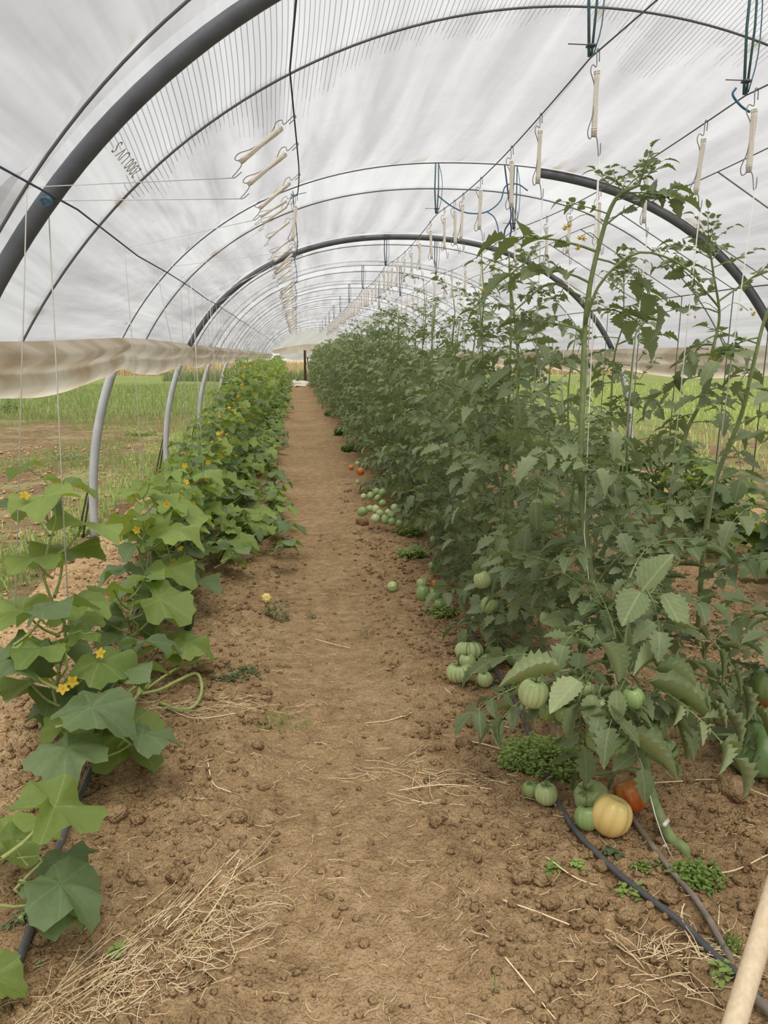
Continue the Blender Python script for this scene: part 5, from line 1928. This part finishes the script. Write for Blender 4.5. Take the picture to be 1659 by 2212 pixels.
weed(512, 1462, 110, 'sprawling weed tuft beside the rounded clod', 'clump', 70, 0.05, 0.014, 'weed_dull')
weed(610, 1560, 120, 'low green grass tuft at the edge of the path', 'grass', 120, 0.035, m='weed')
weed(602, 1335, 50, 'upright leafy weed at the path edge by the yellow fruit', 'clump', 26, 0.17, 0.02, 'weed_dull')
weed(672, 1330, 22, 'tiny seedling in the middle of the path', 'clump', 6, 0.07, 0.014, 'weed_dull')
weed(800, 1365, 50, 'faint grassy tuft on the tomato side of the path', 'grass', 30, 0.03, m='weed_dull')
weed(885, 1160, 60, 'weed patch beneath the cluster of small green tomatoes', 'clump', 120, 0.10, 0.024)
weed(890, 1205, 60, 'leafy weeds at the hedge foot before the egg shaped tomatoes', 'clump', 110, 0.11, 0.026)
weed(758, 975, 42, 'bright weed clump at the hedge foot by the far red tomatoes', 'clump', 150, 0.16, 0.036)
weed(735, 940, 28, 'bright weeds further along the hedge foot', 'clump', 120, 0.2, 0.045)
weed(712, 898, 22, 'small bright weeds at the foot of the distant hedge', 'clump', 90, 0.2, 0.05)
weed(960, 1330, 70, 'green weeds spilling from the hedge behind the rough clod heap', 'clump', 70, 0.08, 0.02)
weed(790, 1062, 50, 'small weeds around the far pale tomatoes', 'clump', 30, 0.07, 0.02)
weed(1050, 1490, 60, 'dry edged weeds under the ribbed pale tomatoes', 'clump', 26, 0.05, 0.013, 'weed_dull')
weed(1110, 1505, 60, 'green weeds right of the ribbed pale tomatoes', 'clump', 40, 0.06, 0.014)
weed(255, 2055, 34, 'four leaved seedling in the straw', 'clump', 5, 0.03, 0.019)
weed(172, 1850, 26, 'small seedling beside the dark drip hose', 'clump', 5, 0.03, 0.015)
weed(82, 2080, 12, 'single sprout by the dark drip hose', 'clump', 2, 0.03, 0.01)
weed(50, 1990, 60, 'creeping weeds under the nearest cucumber leaves', 'clump', 20, 0.03, 0.014, 'weed_dull')
weed(190, 1190, 80, 'bright grassy weed in front of the second hoop leg', 'grass', 60, 0.10)
weed(1640, 1330, 60, 'weeds on the soil between the tomato rows', 'clump', 20, 0.05, 0.02)
weed(1075, 2150, 20, 'dark grass blade bending over the near path', 'grass', 3, 0.07)
weed(170, 1150, 70, 'broad weed by the tie down ropes', 'clump', 30, 0.12, 0.03)
weed(300, 940, 70, 'weed clump in the tilled strip past the second hoop leg', 'clump', 60, 0.2, 0.05)
weed(150, 990, 70, 'weed clump on the tilled strip before the film edge', 'clump', 40, 0.15, 0.04, 'weed_dull')
weed(20, 890, 60, 'dark bushy weed at the picture edge in the field', 'clump', 60, 0.5, 0.08, 'weed_dull')


# ------------------------------------------------------------------ grass and corn of the fields (uncountable blades)
def blades(name, n, place, h, w_, m, label):
    P = np.array([place() for _ in range(n)])
    x, y = P[:, 0], P[:, 1]
    z = ground_z(x, y) * (y < 60)
    hh = RS.uniform(h[0], h[1], n) * (P[:, 2] if P.shape[1] > 2 else 1)
    a = RS.rand(n) * 6.28
    ln = RS.normal(size=(n, 2)) * 0.28
    ww = w_ * RS.uniform(0.6, 1.3, n)
    dx, dy = np.cos(a) * ww, np.sin(a) * ww
    V = np.empty((n, 5, 3))
    V[:, 0] = np.stack([x - dx, y - dy, z], -1)
    V[:, 1] = np.stack([x + dx, y + dy, z], -1)
    mx, my = x + ln[:, 0] * hh * 0.35, y + ln[:, 1] * hh * 0.35
    V[:, 2] = np.stack([mx - dx * .7, my - dy * .7, z + hh * 0.6], -1)
    V[:, 3] = np.stack([mx + dx * .7, my + dy * .7, z + hh * 0.6], -1)
    V[:, 4] = np.stack([x + ln[:, 0] * hh, y + ln[:, 1] * hh, z + hh], -1)
    o = (np.arange(n) * 5)[:, None]
    tri = np.concatenate([o + [0, 1, 3], o + [0, 3, 2], o + [2, 3, 4]], 0)
    me = fast_mesh(name, V.reshape(-1, 3), tri, M[m])
    tag(link(name, me), label, kind='stuff')


def bl_left():
    y = RS.uniform(19, 42)
    x = RS.uniform(-1.75 - (y * 0.42), -1.8)
    return x, y


def bl_weeds():
    while True:
        y = 4 + 17 * RS.rand()
        x = RS.uniform(-2.4 - y * 0.42, -1.75)
        if vn(x * 0.9 + 3, y * 0.7) > 0.55:
            return x, y


def bl_strip():
    y = 4.5 + 26 * RS.rand()
    x = -1.85 - abs(RS.normal()) * 0.35
    return x, y


def bl_right():
    y = RS.uniform(9, 40)
    x = RS.uniform(5.0, 7 + y * 0.75)
    if x < 9 and RS.rand() < 0.6:
        x += 4
    return x, y


def bl_gold():
    y = RS.uniform(62, 74)
    return RS.uniform(-34, 45), y


def bl_gold_near():
    y = RS.uniform(50, 54)
    return RS.uniform(-8, 5), y


blades('meadow_grass', 17000, bl_left, (0.06, 0.24), 0.011, 'grass', 'green grass beyond the tilled strip on the cucumber side')
blades('strip_weeds', 15000, bl_weeds, (0.03, 0.14), 0.004, 'grass', 'patchy grass and weeds over the tilled strip')
blades('edge_grass', 7000, bl_strip, (0.04, 0.14), 0.004, 'weed', 'grass fringe along the feet of the hoops')
blades('far_meadow_grass', 20000, bl_right, (0.08, 0.24), 0.014, 'meadow', 'bright green meadow grass on the tomato side')
blades('ripe_corn', 22000, bl_gold, (0.9, 1.25), 0.035, 'gold', 'golden ripe field at the horizon')
blades('dry_tall_grass', 2600, bl_gold_near, (0.7, 1.1), 0.02, 'gold', 'tall dry grass just beyond the far opening')
blades('green_tall_grass', 3000, lambda: (RS.uniform(-8, 5), RS.uniform(47.5, 51)), (0.35, 0.8), 0.02, 'weed_dull', 'greenish tall grass in front of the dry stand')
